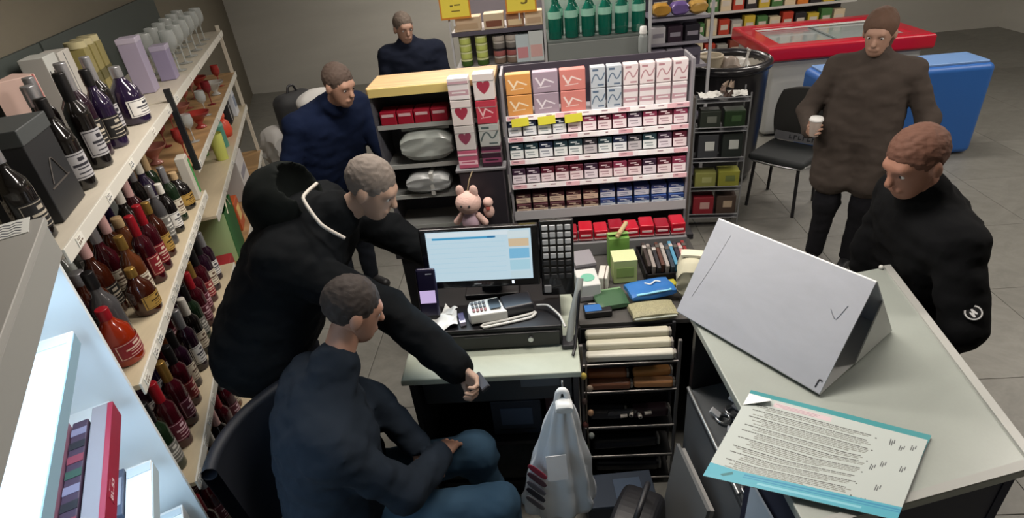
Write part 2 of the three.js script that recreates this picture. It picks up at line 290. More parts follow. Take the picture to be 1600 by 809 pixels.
// middle shelf: several rows of spirits
rowOf([
  ['squat', 'orange', 'redlabel', 'red', -1.98, 0, 1.0], ['brandy', 'smoke', null, 'black', -2.08, -.03, 1.1], ['squat', 'amber', 'goldlabel', 'gold', -2.3, .01, .9], ['brandy', 'brown', 'cream', 'gold', -2.42, -.02, 1], ['wine', 'red', 'redlabel', 'red', -2.55, 0, 1], ['wine', 'red', 'redlabel', 'red', -2.66, .005, 1], ['brandy', 'amber', 'goldlabel', 'gold', -2.79, 0, .95], ['slim', 'smoke', 'grey', 'silver', -2.92, 0, .9], ['brandy', 'dark', 'white', 'white', -3.06, 0, .9], ['wine', 'green', 'cream', 'silver', -3.2, 0, .95], ['squat', 'dark', 'goldlabel', 'cork', -3.36, 0, .95]
], 'B', SH.B, -.915, 'middle left shelf', 'front row', 'bottles on the middle left shelf');
rowOf([
  ['brandy', 'plum', 'silver', 'silver', -1.95, 0, 1.1], ['wine', 'plum', 'black', 'black', -2.08, 0, 1.15], ['squat', 'amber', 'grey', 'silver', -2.22, 0, 1.2], ['brandy', 'amber', 'black', 'pink', -2.36, 0, 1.1], ['brandy', 'red', 'cream', 'silver', -2.49, 0, 1.1], ['wine', 'amber', 'goldlabel', 'pink', -2.62, 0, 1.05], ['squat', 'brown', 'cream', 'cork', -2.76, 0, 1.1], ['brandy', 'dark', 'silver', 'white', -2.9, 0, 1.1], ['wine', 'red', 'wine', 'pink', -3.03, 0, 1.05], ['slim', 'dark', 'silver', 'silver', -3.17, 0, .95], ['brandy', 'violet', 'silver', 'white', -3.3, 0, 1.1], ['wine', 'green', 'cream', 'cork', -3.43, 0, 1]
], 'B', SH.B, -1.04, 'middle left shelf', 'second row', 'bottles in the second row of the middle left shelf');
rowOf([
  ['squat', 'brown', 'cream', 'cork', -2.0, 0, 1.1], ['brandy', 'amber', 'grey', 'cork', -2.16, 0, 1.15], ['wine', 'smoke', 'cream', 'white', -2.3, 0, 1.1], ['wine', 'clear', 'white', 'white', -2.44, 0, 1.05], ['slim', 'clear', 'grey', 'silver', -2.58, 0, 1], ['brandy', 'brown', 'cream', 'cork', -2.72, 0, 1.15], ['wine', 'dark', 'white', 'white', -2.86, 0, 1.1], ['wine', 'violet', 'silver', 'silver', -3.0, 0, 1.1], ['brandy', 'clear', 'cream', 'white', -3.14, 0, 1.1], ['wine', 'dark', 'cream', 'cork', -3.28, 0, 1.1], ['wine', 'plum', 'silver', 'silver', -3.42, 0, 1.1]
], 'B', SH.B, -1.17, 'middle left shelf', 'back row', 'bottles at the back of the middle left shelf');
packBox('gift_tube', 'upright white and green striped carton near the black upright, middle shelf', 'box', .05, .25, .09, M(0xc9c4b8, .5), L(-.88, SH.B, -3.49), LA, undefined, t => part(t, 'green_band', box(.054, .2, .03), plain(0x4a9a52), [0, .12, -.031]));
// lower shelf: wine
const wines = (n, z0, dz, cols, row) => Array.from({ length: n }, (_, i) => { const g = cols[i % cols.length]; return ['wine', g[0], g[1], g[2], z0 - dz * i, rr(-.012, .012), rr(1, 1.08)]; });
rowOf(wines(13, -1.92, .125, [['green', 'grey', 'black'], ['red', 'wine', 'red'], ['red', 'wine', 'gold'], ['red', 'redlabel', 'black'], ['plum', 'cream', 'black'], ['plum', 'white', 'silver'], ['dark', 'cream', 'white']]), 'C', SH.C, -.925, 'lower left shelf', 'front row', 'wine bottles on the lower left shelf');
rowOf(wines(12, -1.96, .13, [['brown', 'cream', 'pink'], ['red', 'wine', 'pink'], ['plum', 'white', 'white'], ['violet', 'silver', 'white'], ['red', 'cream', 'silver']]), 'C', SH.C, -1.05, 'lower left shelf', 'second row', 'wine bottles in the second row of the lower left shelf');
rowOf(wines(11, -2.0, .13, [['dark', 'cream', 'white'], ['brown', 'grey', 'cork'], ['plum', 'cream', 'pink'], ['dark', 'white', 'silver']]), 'C', SH.C, -1.17, 'lower left shelf', 'back row', 'wine bottles at the back of the lower left shelf');
// bottom shelf
rowOf(wines(12, -1.9, .13, [['red', 'redlabel', 'red'], ['red', 'wine', 'silver'], ['brown', 'cream', 'gold'], ['plum', 'cream', 'white'], ['dark', 'goldlabel', 'pink']]), 'D', SH.D, -.925, 'bottom left shelf', 'front row', 'bottles on the bottom left shelf');
rowOf(wines(11, -1.95, .13, [['violet', 'silver', 'white'], ['brown', 'goldlabel', 'gold'], ['red', 'wine', 'pink']]), 'D', SH.D, -1.07, 'bottom left shelf', 'back row', 'bottles at the back of the bottom left shelf');

// ---------------------------------------------------------------- lit tobacco cabinet at the near left
{
  const u = thing('lit_cabinet', 'white open cabinet with cold light inside at the near left', 'cabinet', Cb(0, 0, 0), CA);
  const len = 1.25, d = .42;
  part(u, 'end_panel', rbox(d, 1.775, .022, .003, 1), mCabWhite, [-d / 2, .8875, .011]);
  part(u, 'end_panel', rbox(d, 1.775, .022, .003, 1), mCabWhite, [-d / 2, .8875, len]);
  part(u, 'back_panel', box(.012, 1.76, len), mCabWhite, [-d + .006, .88, len / 2]);
  part(u, 'top', rbox(d + .02, .022, len + .03, .003, 1), M(0x9d9c98, .5), [-d / 2 + .01, 1.786, len / 2]);
  part(u, 'fascia', rbox(.018, .09, len, .003, 1), M(0x93938f, .5), [.009, 1.73, len / 2]);
  for (const y of [1.445, 1.175, .89, .6, .3]) part(u, 'shelf', rbox(d - .06, .014, len - .04, .002, 1), mCabWhite, [-d / 2 - .04, y - .007, len / 2]);
  // cold tubes behind the front edge and under each shelf
  for (const y of [1.69, 1.425, 1.155, .87]) {
    part(u, 'light_tube', box(.02, .012, 1.1), M(0xffffff, .4, { emissive: 0xd2ecff, emissiveIntensity: 1.4 }), [-.035 - (y < 1.6 ? .04 : 0), y, .66]);
    const l = new THREE.RectAreaLight(0xbfe2ff, y > 1.6 ? 16 : 9, .03, 1.1); l.position.set(-.035 - (y < 1.6 ? .04 : 0), y - .008, .66); l.rotation.x = -Math.PI / 2; l.name = 'tube_light'; u.add(l);
  }
  const paper = thing('paper_sheet', 'handwritten white price slip on the lit cabinet top by the bottles', 'paper', Cb(-.06, 1.798, .03), CA + .1);
  part(paper, 'sheet', box(.1, .0015, .12), M(0xffffff, .7, { map: canvasTex(64, 64, (g, w, h) => { g.fillStyle = '#d6d8d4'; g.fillRect(0, 0, w, h); g.strokeStyle = '#2b2f3a'; g.lineWidth = 3; for (let i = 0; i < 5; i++) { g.beginPath(); for (let k = 0; k < 6; k++) g.lineTo(8 + k * 9, 10 + i * 11 + (k % 2) * 6); g.stroke(); } }) }), [0, .001, 0]);
  const paper2 = thing('paper_sheet', 'blank white paper sheet lying along the lit cabinet top', 'paper', Cb(-.25, 1.798, .35), CA - .05);
  part(paper2, 'sheet', box(.22, .0015, .4), M(0xb4b5b1, .7), [0, .001, 0]);
}
const cbox = (label, w, h, d, x, y, z, mat, extra) => { const t = thing('carton', label, 'carton', Cb(x, y, z), CA, 'cartons in the lit cabinet'); part(t, 'carton', rbox(w, h, d, .003, 1), mat, [0, h / 2, 0]); if (extra) extra(t); return t; };
const mCartonWhite = M(0xe6e9ea, .5);
cbox('large bright white carton on the upper shelf of the lit cabinet', .16, .048, .8, -.11, 1.446, .5, mCartonWhite, t => { part(t, 'flap', box(.14, .003, .05), M(0xd3dde2, .5), [0, .0495, -.36]); part(t, 'edge_tape', box(.003, .04, .78), M(0x8fb0c4, .5), [.081, .024, 0]); });
cbox('long white carton behind the bright one on the upper cabinet shelf', .14, .06, .8, -.275, 1.446, .55, M(0xd9dcde, .5), t => part(t, 'flap', box(.13, .004, .06), M(0xc4cdd4, .5), [0, .061, -.35]));
cbox('grey carton with crimson side stripe on the middle cabinet shelf', .055, .06, .5, -.06, 1.176, .37, M(0x8f8d95, .5), t => {
  part(t, 'crimson_stripe', box(.014, .061, .49), M(0x9c2440, .45), [.0215, .0305, 0]);
  part(t, 'lettering', box(.001, .03, .09), M(0xffffff, .5, { map: canvasTex(64, 32, (g, w, h) => { g.fillStyle = '#9c2440'; g.fillRect(0, 0, w, h); g.fillStyle = '#e8dfe2'; g.font = 'bold 22px sans-serif'; g.fillText('BL.53', 2, 24); }) }), [.0292, .032, .1]);
});
cbox('dark plum carton with banded top beside the crimson striped one', .04, .065, .5, -.112, 1.176, .42, M(0x3f2f42, .45), t => { for (let k = 0; k < 8; k++) part(t, 'band', box(.038, .002, .03), [plain(0x77748c), plain(0x1b1a22), plain(0x7a3242), plain(0x2c4a40)][k % 4], [0, .0655, -.2 + k * .058]); });
cbox('thin dusty pink carton in the middle of the lit cabinet', .03, .08, .5, -.152, 1.176, .42, M(0x7b5262, .5));
cbox('dark green carton at the back of the lit cabinet', .06, .07, .5, -.21, 1.176, .5, M(0x30443c, .45), t => part(t, 'pale_end', box(.055, .002, .2), plain(0x8fb0a0), [0, .071, .05]));
cbox('white box with folded flaps on the lower cabinet shelf', .075, .06, .32, -.07, .891, .26, mCartonWhite, t => { part(t, 'flap', box(.07, .003, .04), M(0xc2d2dc, .5), [0, .0615, -.13]); part(t, 'edge_tape', box(.003, .05, .3), M(0xbcd0dc, .5), [.0385, .03, 0]); });
cbox('slate blue box next to the flapped white box in the cabinet', .05, .07, .2, -.135, .891, .2, M(0x4a5468, .5), t => part(t, 'panel', box(.04, .002, .12), plain(0x9098a8), [0, .071, 0]));
cbox('pale violet box at the back of the lower cabinet shelf', .08, .06, .4, -.22, .891, .35, M(0x9a9ec6, .5));
cbox('small white box on the bottom cabinet shelf by the end panel', .09, .07, .18, -.08, .601, .15, mCartonWhite, t => part(t, 'flap', box(.08, .003, .03), M(0xc2d2dc, .5), [0, .0715, -.06]));

// ---------------------------------------------------------------- till desk and its cabinet
const mTray = M(0xffffff, .45, { map: mottle(176, 184, 170, .04, 6) });
{
  const t = thing('till_desk', 'dark till desk with pale green rounded worktop under the cash drawer', 'desk', [-.27, 0, -1.98]);
  const s = new THREE.Shape(); // worktop outline, rounded front right corner
  s.moveTo(-.36, .28); s.lineTo(-.36, -.25); s.lineTo(.18, -.33); s.quadraticCurveTo(.33, -.34, .34, -.2); s.lineTo(.34, .28); s.closePath();
  const g = new THREE.ExtrudeGeometry(s, { depth: .018, bevelEnabled: true, bevelSize: .006, bevelThickness: .006, bevelSegments: 2, curveSegments: 12 });
  g.rotateX(Math.PI / 2); g.translate(0, .844, 0);
  part(t, 'worktop', g, mTray);
  part(t, 'side_panel', box(.02, .82, .5), mDarkGrey, [-.34, .41, 0]);
  part(t, 'side_panel', box(.02, .82, .5), mDarkGrey, [.325, .41, .0]);
  part(t, 'back_panel', box(.66, .82, .02), mBlack, [0, .41, -.24]);
  part(t, 'drawer_front', rbox(.62, .16, .02, .004, 1), M(0x2b2f33, .5), [0, .72, .2]);
  part(t, 'label_plate', box(.16, .05, .003), M(0x4c545c, .5), [.18, .74, .212]);
  part(t, 'shelf', box(.64, .02, .42), mBlack, [0, .36, -.02]);
  part(t, 'foot_panel', box(.64, .1, .02), mBlack, [0, .05, .18]);
}
{ // box with pale label under the desk
  packBox('equipment_box', 'dark equipment box with grey sticker on the shelf under the till', 'equipment', .22, .2, .3, M(0x202733, .5), [-.21, .371, -1.98], 0, undefined, t => { part(t, 'sticker', box(.14, .1, .002), M(0x3f4c60, .5), [0, .11, .151]); part(t, 'slot', box(.16, .006, .003), mBlack, [0, .03, .151]); });
  packBox('storage_box', 'dark red storage box beside the equipment under the till', 'box', .1, .22, .26, M(0x2c1519, .5), [-.03, .371, -1.98], 0, undefined, t => part(t, 'sticker', box(.06, .04, .002), plain(0x5d3a3c), [0, .15, .131]));
}
{ // cash drawer
  const t = thing('cash_drawer', 'black cash drawer with a small lock on the till desk', 'cash drawer', [-.285, .851, -2.04]);
  part(t, 'case', rbox(.6, .1, .36, .006, 2), mBlack, [0, .05, -.0]);
  part(t, 'drawer_front', rbox(.58, .07, .014, .004, 1), M(0x101214, .4), [0, .045, .184]);
  part(t, 'lock', cyl(.011, .011, .012, 16), mChrome, [.17, .05, .194], [Math.PI / 2, 0, 0]);
  part(t, 'slot', box(.1, .004, .004), M(0x303236, .3), [-.05, .07, .1915]);
}
// screen picture
const screenTex = canvasTex(512, 300, (g, w, h) => {
  g.fillStyle = '#cfe9f6'; g.fillRect(0, 0, w, h); g.fillStyle = '#e7f4fb'; g.fillRect(6, 4, w - 110, 26);
  g.fillStyle = '#4ba6d4'; g.fillRect(30, 34, 300, 12); g.fillStyle = '#2a78ac'; g.fillRect(300, 34, 40, 10);
  g.fillStyle = '#b8dff2'; for (let i = 0; i < 7; i++) g.fillRect(14, 66 + i * 30, 370, 2);
  g.fillStyle = '#dfeef2'; g.fillRect(400, 10, 104, 40); g.fillStyle = '#e2c9a6'; g.fillRect(402, 56, 98, 46); g.fillStyle = '#86c6ea'; g.fillRect(402, 114, 98, 60); g.fillStyle = '#b6e0f0'; g.fillRect(402, 184, 98, 60); g.fillStyle = '#cfe6ee'; g.fillRect(402, 252, 98, 40);
});
{
  const t = thing('till_monitor', 'black till screen showing a pale blue page beside a key block', 'till screen', [-.3, .951, -2.07]);
  part(t, 'foot', rbox(.24, .02, .12, .006, 2), mBlack, [.02, .012, -.07]);
  part(t, 'stand', rbox(.09, .14, .05, .01, 2), mBlack, [.02, .08, -.06]);
  const head = part(t, 'bezel', rbox(.49, .275, .035, .008, 2), mBlackGloss, [-.005, .222, -.0], [rad(-6), 0, rad(-1.2)]);
  part(head, 'display', box(.432, .226, .003), M(0x111111, .3, { emissive: 0xffffff, emissiveMap: screenTex, emissiveIntensity: .5 }), [0, .012, .0175]);
  const l = new THREE.RectAreaLight(0xbfe4ff, 2.2, .43, .226); l.position.set(0, .012, .022); l.rotation.y = Math.PI; l.name = 'screen_light'; head.add(l);
  part(head, 'logo_mark', box(.03, .004, .001), plain(0x9aa0a6), [-.02, -.118, .018]);
  part(head, 'power_light', box(.01, .014, .001), M(0xffffff, .4, { emissive: 0xdfefff, emissiveIntensity: .6 }), [.13, -.116, .018]);
  const kb = part(t, 'key_block', rbox(.14, .34, .03, .008, 2), mBlackGloss, [.314, .19, -.005], [rad(-8), 0, rad(-1.2)]);
  for (let r = 0; r < 8; r++) for (let c = 0; c < 4; c++) part(kb, 'key', rbox(.024, .022, .008, .003, 1), r < 5 ? plain(0xaeb1b4, .4) : plain(0x2c2d30, .4), [-.047 + c * .031, .14 - r * .031, .018]);
  part(kb, 'card_slot', rbox(.03, .034, .01, .003, 1), plain(0x8b8d90, .3), [-.045, -.135, .018]);
}
{ // customer display handset at the left of the screen
  const t = thing('card_reader', 'upright black card reader with lilac lit screen before the till monitor', 'card reader', [-.53, .951, -1.97], rad(4));
  part(t, 'base', rbox(.075, .03, .07, .008, 2), mBlack, [0, .015, 0]);
  const b = part(t, 'body', rbox(.082, .215, .022, .012, 3), M(0x1a1730, .3), [0, .125, 0], [rad(-12), 0, rad(-2)]);
  part(b, 'screen', box(.064, .056, .001), M(0x151515, .3, { emissive: 0xd9c2f2, emissiveIntensity: .5 }), [0, -.015, .0116]);
  part(b, 'speaker_bar', box(.024, .004, .001), plain(0xa9adc0), [.012, .085, .0116]);
}
{ // white card terminal on its side
  const t = thing('payment_terminal', 'white and black payment terminal lying in front of the till screen', 'payment terminal', [-.225, .951, -1.965], rad(14));
  const s = new THREE.Shape(); s.moveTo(-.14, -.045); s.quadraticCurveTo(-.155, 0, -.13, .045); s.lineTo(-.02, .052); s.lineTo(.0, -.05); s.closePath();
  const g = new THREE.ExtrudeGeometry(s, { depth: .034, bevelEnabled: true, bevelSize: .006, bevelThickness: .006, bevelSegments: 2 }); g.rotateX(-Math.PI / 2);
  part(t, 'keypad_housing', g, plain(0xcfcfca, .4), [0, .01, 0], [0, 0, rad(-3)]);
  part(t, 'printer_housing', rbox(.13, .05, .1, .012, 3), plain(0x2b2b2f, .35), [.06, .03, -.004]);
  part(t, 'display', box(.045, .002, .07), plain(0x1b1d1f, .2), [-.035, .059, -.002]);
  for (let i = 0; i < 4; i++) for (let j = 0; j < 3; j++) part(t, 'key', rbox(.012, .004, .018, .002, 1), plain([0x585a5e, 0x585a5e, 0x7a4a48][j], .5), [-.125 + i * .016, .061 + i * -.0008, -.028 + j * .026]);
  part(t, 'cradle_loop', tube([[-.1, .006, .075], [.0, .006, .078], [.1, .006, .074], [.13, .012, .05], [.1, .012, .058], [0, .01, .062], [-.1, .01, .062]], .006, 40, 8, true), plain(0xc9c9c5, .4));
  part(t, 'cable', tube([[.14, .02, .02], [.18, .03, .05], [.21, .02, .12], [.215, .005, .18]], .005, 24, 8), plain(0xb9b9b6, .5));
}
function crumple(w, d, h, sd, n = 14) { // crumpled strip of paper as a thick sheet
  const g = new THREE.BoxGeometry(w, .0015, d, n, 1, n), p = g.attributes.position;
  for (let i = 0; i < p.count; i++) { const x = p.getX(i), z = p.getZ(i); p.setY(i, p.getY(i) + h * (0.5 + .9 * noise.noise(x * 28 + sd, z * 28, sd))); p.setX(i, x + .012 * noise.noise(x * 20, z * 20, sd + 4)); }
  g.computeVertexNormals(); return g;
}
[[-.5, -1.915, .17, .1, 'wide crumpled till receipt in front of the card reader', 0.2], [-.57, -1.95, .06, .08, 'small crumpled receipt left of the card reader', .8], [-.46, -1.99, .07, .05, 'short curled receipt right of the card reader', -.5], [-.545, -1.895, .08, .05, 'torn receipt end at the front left of the cash drawer', .1]].forEach(([x, z, w, d, l, r], i) => {
  const t = thing('receipt', l, 'receipt', [x, .953, z], r, 'crumpled receipts'); part(t, 'paper', crumple(w, d, .025, i * 3.7 + 1), mPaper);
});
packBox('lighter', 'small violet and white lighter box beside the receipts', 'lighter', .026, .02, .06, plain(0x4b4668, .4), [-.4, .951, -1.93], rad(15), undefined, t => part(t, 'tip', box(.024, .018, .025), plain(0xc8c4da), [.0, .0105, .03]));
{ // grey pipe frame arching around the till on its right
  const t = thing('cable_arm', 'grey bent metal arm standing at the right of the till', 'metal arm', [.04, .853, -1.98]);
  part(t, 'arm', tube([[0, .01, .12], [.02, .1, .07], [.05, .2, .03], [.06, .24, .0]], .015, 24, 10), M(0x8d9290, .4)); part(t, 'foot', rbox(.06, .02, .07, .006, 1), mDarkGrey, [0, .01, .12]);
  part(t, 'cable', tube([[.06, .23, .01], [.05, .18, .06], [.035, .08, .1], [.02, .02, .17], [.01, .006, .2]], .006, 30, 6), mBlack);
}
// ---------------------------------------------------------------- small goods desk right of the till
{
  const t = thing('goods_desk', 'dark low desk holding loose goods between till and counter', 'desk', [.4, 0, -2.33]);
  part(t, 'top', rbox(.62, .025, .68, .004, 1), M(0x4c4a48, .6), [0, .835, 0]);
  part(t, 'side_panel', box(.02, .82, .64), mBlack, [-.3, .41, 0]); part(t, 'side_panel', box(.02, .82, .64), mBlack, [.3, .41, 0]); part(t, 'back_panel', box(.6, .82, .02), mBlack, [0, .41, -.31]);
}
const onDesk = (name, label, cat, x, z, turn, f, y = .849) => { const t = thing(name, label, cat, [x, y + .002, z], turn); f(t); return t; };
onDesk('goods_pack', 'white pack with teal oval print left on the goods desk', 'pack', .145, -2.22, rad(6), t => { part(t, 'pack', rbox(.1, .09, .14, .008, 2), plain(0xc9ccca, .45), [0, .045, 0]); part(t, 'teal_oval', cyl(.032, .032, .002, 24), plain(0x6fb09a, .5), [0, .091, .01]); part(t, 'front_band', box(.098, .02, .002), plain(0x8b8a90), [0, .02, .071]); });
for (let k = 0; k < 3; k++) onDesk('card_pack', `silver grey card pack, ${ORD[k]} layer of the pile behind the teal oval pack`, 'pack', .13 + k * .004, -2.38, rad(3 + k * 3), t => { part(t, 'pack', rbox(.1, .032, .13, .003, 1), plain([0x9b9aa0, 0xb7b7bb, 0x8b898f][k], .4), [0, .016, 0]); part(t, 'stripe', box(.1, .006, .002), plain(0x5b5a60), [0, .016, .066]); }, .849 + k * .033);
onDesk('goods_pack', 'slim white boxes pack right of the silver pile', 'pack', .225, -2.27, rad(-12), t => { part(t, 'pack', rbox(.045, .08, .11, .006, 2), plain(0xcfcdc6), [0, .04, 0]); part(t, 'stripe', box(.004, .082, .112), plain(0x6c5f5a), [.008, .041, 0]); });
onDesk('goods_pack', 'tall green box with open lid at the back of the goods desk', 'pack', .315, -2.46, rad(2), t => { part(t, 'box', rbox(.1, .16, .07, .004, 1), plain(0x6d9a4a, .5), [0, .08, 0]); part(t, 'lid', box(.1, .004, .06), plain(0x93bb6c), [0, .165, -.01], [rad(-20), 0, 0]); part(t, 'label', box(.08, .03, .002), plain(0x42702f), [0, .05, .036]); });
onDesk('goods_pack', 'pale green box with lined front before the tall green box', 'pack', .325, -2.33, rad(2), t => { part(t, 'box', rbox(.11, .12, .1, .004, 1), plain(0xa3b57a, .5), [0, .06, 0]); part(t, 'label', box(.08, .05, .002), plain(0x7f9a58), [0, .06, .051]); part(t, 'lid_line', box(.11, .004, .1), plain(0xc7cfa0), [0, .121, 0]); });
onDesk('wooden_stick', 'tan wooden stick lying on the tall green box', 'stick', .335, -2.47, rad(-25), t => { part(t, 'stick', new THREE.CapsuleGeometry(.011, .13, 4, 12), plain(0xb9a57c, .6), [0, .012, 0], [Math.PI / 2, 0, 0]); part(t, 'end', cyl(.0112, .0112, .02, 12), plain(0x8a7450), [0, .012, .06], [Math.PI / 2, 0, 0]); }, 1.02);
onDesk('goods_pack', 'dark green flat pouch in front of the pale green box', 'pouch', .24, -2.13, rad(10), t => { part(t, 'pouch', crumpleBox(.14, .035, .12, 3), plain(0x3f5f44, .4), [0, .02, 0]); part(t, 'seal', box(.13, .003, .012), plain(0x70906c), [0, .03, -.062]); });
onDesk('goods_pack', 'bright blue snack pouch with white mark on the goods desk', 'pouch', .415, -2.15, rad(12), t => { part(t, 'pouch', crumpleBox(.2, .05, .11, 7), plain(0x2f6fb6, .35), [0, .03, 0]); part(t, 'white_mark', tube([[-.02, .058, -.01], [.0, .06, .008], [.03, .06, -.01], [.05, .058, .0]], .004, 20, 6), plain(0xdfe8ee)); part(t, 'light_band', box(.16, .004, .012), plain(0x82c3dc), [0, .045, .05]); }, .868);
onDesk('goods_pack', 'speckled tan seed bag in front of the blue pouch', 'pouch', .405, -2.02, rad(5), t => { part(t, 'bag', crumpleBox(.19, .05, .1, 11), M(0xffffff, .6, { map: mottle(150, 146, 116, .35, 40, 128) }), [0, .027, 0]); part(t, 'seal', box(.18, .003, .01), plain(0x9da39a), [0, .03, .054]); });
onDesk('goods_pack', 'small yellow pack between blue pouch and cream bag', 'pack', .5, -2.22, rad(10), t => { part(t, 'pack', rbox(.1, .03, .05, .008, 2), plain(0xb9b23f, .45), [0, .015, 0]); part(t, 'mark', box(.03, .002, .03), plain(0x5d6a34), [0, .031, 0]); });
onDesk('paper_bag', 'cream crumpled paper bag against the white tent sign', 'paper bag', .6, -2.17, rad(-15), t => { part(t, 'bag', crumpleBox(.12, .2, .16, 17), plain(0xc0bda6, .7), [0, .1, 0]); part(t, 'folded_top', crumpleBox(.1, .02, .05, 19), plain(0xd3d0bb, .7), [0, .205, 0]); });
onDesk('pocket_display', 'blue lit handheld display lying at the front of the goods desk', 'display', .165, -2.06, rad(4), t => { part(t, 'case', rbox(.12, .03, .07, .006, 2), mBlack, [.01, .015, 0]); part(t, 'screen', box(.072, .002, .046), M(0x101014, .3, { emissive: 0x3f8fe0, emissiveIntensity: .45 }), [-.01, .0305, 0]); });
onDesk('metal_ruler', 'short white strip above the blue lit display', 'strip', .175, -2.115, rad(3), t => { part(t, 'strip', rbox(.075, .012, .012, .003, 1), plain(0xd4d4d2), [0, .006, 0]); part(t, 'holder', box(.1, .004, .03), mBlack, [0, .002, -.004]); }, .85);
{ // black tray with chocolate bars
  const t = thing('bar_tray', 'black open tray holding upright chocolate bars', 'tray', [.535, .849, -2.4], rad(2));
  part(t, 'base', box(.24, .01, .24), mBlack, [0, .005, 0]); part(t, 'wall', box(.24, .06, .008), mBlack, [0, .03, -.116]); part(t, 'wall', box(.24, .04, .008), mBlack, [0, .02, .116]); part(t, 'wall', box(.008, .05, .24), mBlack, [-.116, .025, 0]); part(t, 'wall', box(.008, .05, .24), mBlack, [.116, .025, 0]);
  const cols = [0x3a3230, 0x8d8580, 0x2b2a2e, 0x50342c, 0x9a9490, 0x2f3b46, 0x4f8aa8, 0x34303a, 0xb07a7c, 0x7c2a2c], cn = ['dark brown', 'grey', 'black', 'chestnut', 'silver', 'slate', 'light blue', 'charcoal', 'dusty pink', 'dark red'];
  cols.forEach((c, k) => { const b = thing('chocolate_bar', `${cn[k]} wrapped chocolate bar leaning in the black tray`, 'chocolate bar', [.44 + k * .021, .874, -2.4 + (k % 3) * .012], rad(2), 'chocolate bars in the tray'); part(b, 'wrapper', rbox(.017, .05, .17, .004, 1), plain(c, .35), [0, .035, 0], [rad(10), 0, 0]); part(b, 'end_band', box(.0175, .052, .02), plain([0xa9a4a0, 0x54504c][k % 2], .35), [0, .045, -.05], [rad(10), 0, 0]); });
}
function crumpleBox(w, h, d, sd) {
  const g = new THREE.BoxGeometry(w, h, d, 10, 5, 8), p = g.attributes.position;
  for (let i = 0; i < p.count; i++) {
    const x = p.getX(i), y = p.getY(i), z = p.getZ(i), ex = 1 - Math.pow(Math.abs(x) / (w / 2), 4) * .5, ez = 1 - Math.pow(Math.abs(z) / (d / 2), 4) * .4;
    const n = noise.noise(x * 22 + sd, y * 22, z * 22 + sd) * Math.min(w, h, d) * .16;
    p.setXYZ(i, x + n * .6, y * ex * ez + n * (h > d ? .3 : 1) * .5, z + n * .6);
  }
  g.computeVertexNormals(); return g;
}
// red packs on the step below the sweets rack
{
  const t = thing('stepped_tray', 'grey stepped tray with red packs below the sweets rack', 'tray', [.36, .85, -2.62]);
  part(t, 'step', rbox(.62, .075, .14, .004, 1), mGrey, [0, .0375, 0]); part(t, 'back_panel', box(.62, .1, .008), mDarkGrey, [0, .05, -.075]);
  for (let k = 0; k < 8; k++) { const b = thing('sweet_pack', `glossy red sweets pack, ${ORD[k]} from the left below the sweets rack`, 'sweets', [.093 + k * .0765, .926, -2.615], rad(rr(-3, 3)), 'red sweets packs'); part(b, 'pack', rbox(.07, .055 + (k % 2) * .012, .1, .008, 2), plain(k % 3 ? 0xb3182c : 0x8f1426, .25), [0, .029 + (k % 2) * .006, 0]); part(b, 'lettering', box(.05, .01, .002), plain(0xe9c9cb), [0, .035, .051]); part(b, 'white_band', box(.071, .006, .101), plain(0xd7a9ac, .3), [0, .012, 0]); }
}

// ---------------------------------------------------------------- sweets rack
const packTex = {};
function packMat(key, bg, fg, style) {
  if (packTex[key]) return packTex[key];
  return packTex[key] = M(0xffffff, .35, {
    map: canvasTex(64, 80, (g, w, h) => {
      g.fillStyle = bg; g.fillRect(0, 0, w, h); g.fillStyle = fg; g.strokeStyle = fg; g.lineWidth = 5;
      if (style === 'zig') { g.beginPath(); g.moveTo(8, 20); g.lineTo(20, 52); g.lineTo(30, 28); g.lineTo(54, 44); g.stroke(); g.lineWidth = 3; g.beginPath(); g.moveTo(12, 60); g.lineTo(46, 56); g.stroke(); }
      if (style === 'bands') { g.fillRect(0, 12, w, 12); g.fillRect(0, 44, w, 20); g.fillStyle = bg; g.fillRect(10, 50, 44, 6); }
      if (style === 'swirl') { g.beginPath(); g.moveTo(4, 60); g.quadraticCurveTo(20, 10, 34, 40); g.quadraticCurveTo(44, 66, 62, 22); g.stroke(); g.fillRect(8, 8, 26, 8); g.fillRect(30, 66, 28, 6); }
      if (style === 'heart') { g.beginPath(); g.moveTo(32, 62); g.bezierCurveTo(2, 40, 10, 18, 24, 22); g.quadraticCurveTo(32, 24, 32, 32); g.quadraticCurveTo(32, 24, 40, 22); g.bezierCurveTo(54, 18, 62, 40, 32, 62); g.fill(); }
      if (style === 'low') { g.fillRect(0, 34, w, 46); g.globalAlpha = .4; g.fillStyle = bg; g.fillRect(6, 46, 40, 7); g.fillRect(14, 60, 34, 5); g.globalAlpha = 1; g.fillStyle = fg; g.fillRect(10, 12, 30, 6); g.fillRect(30, 22, 22, 5); }
    })
  });
}
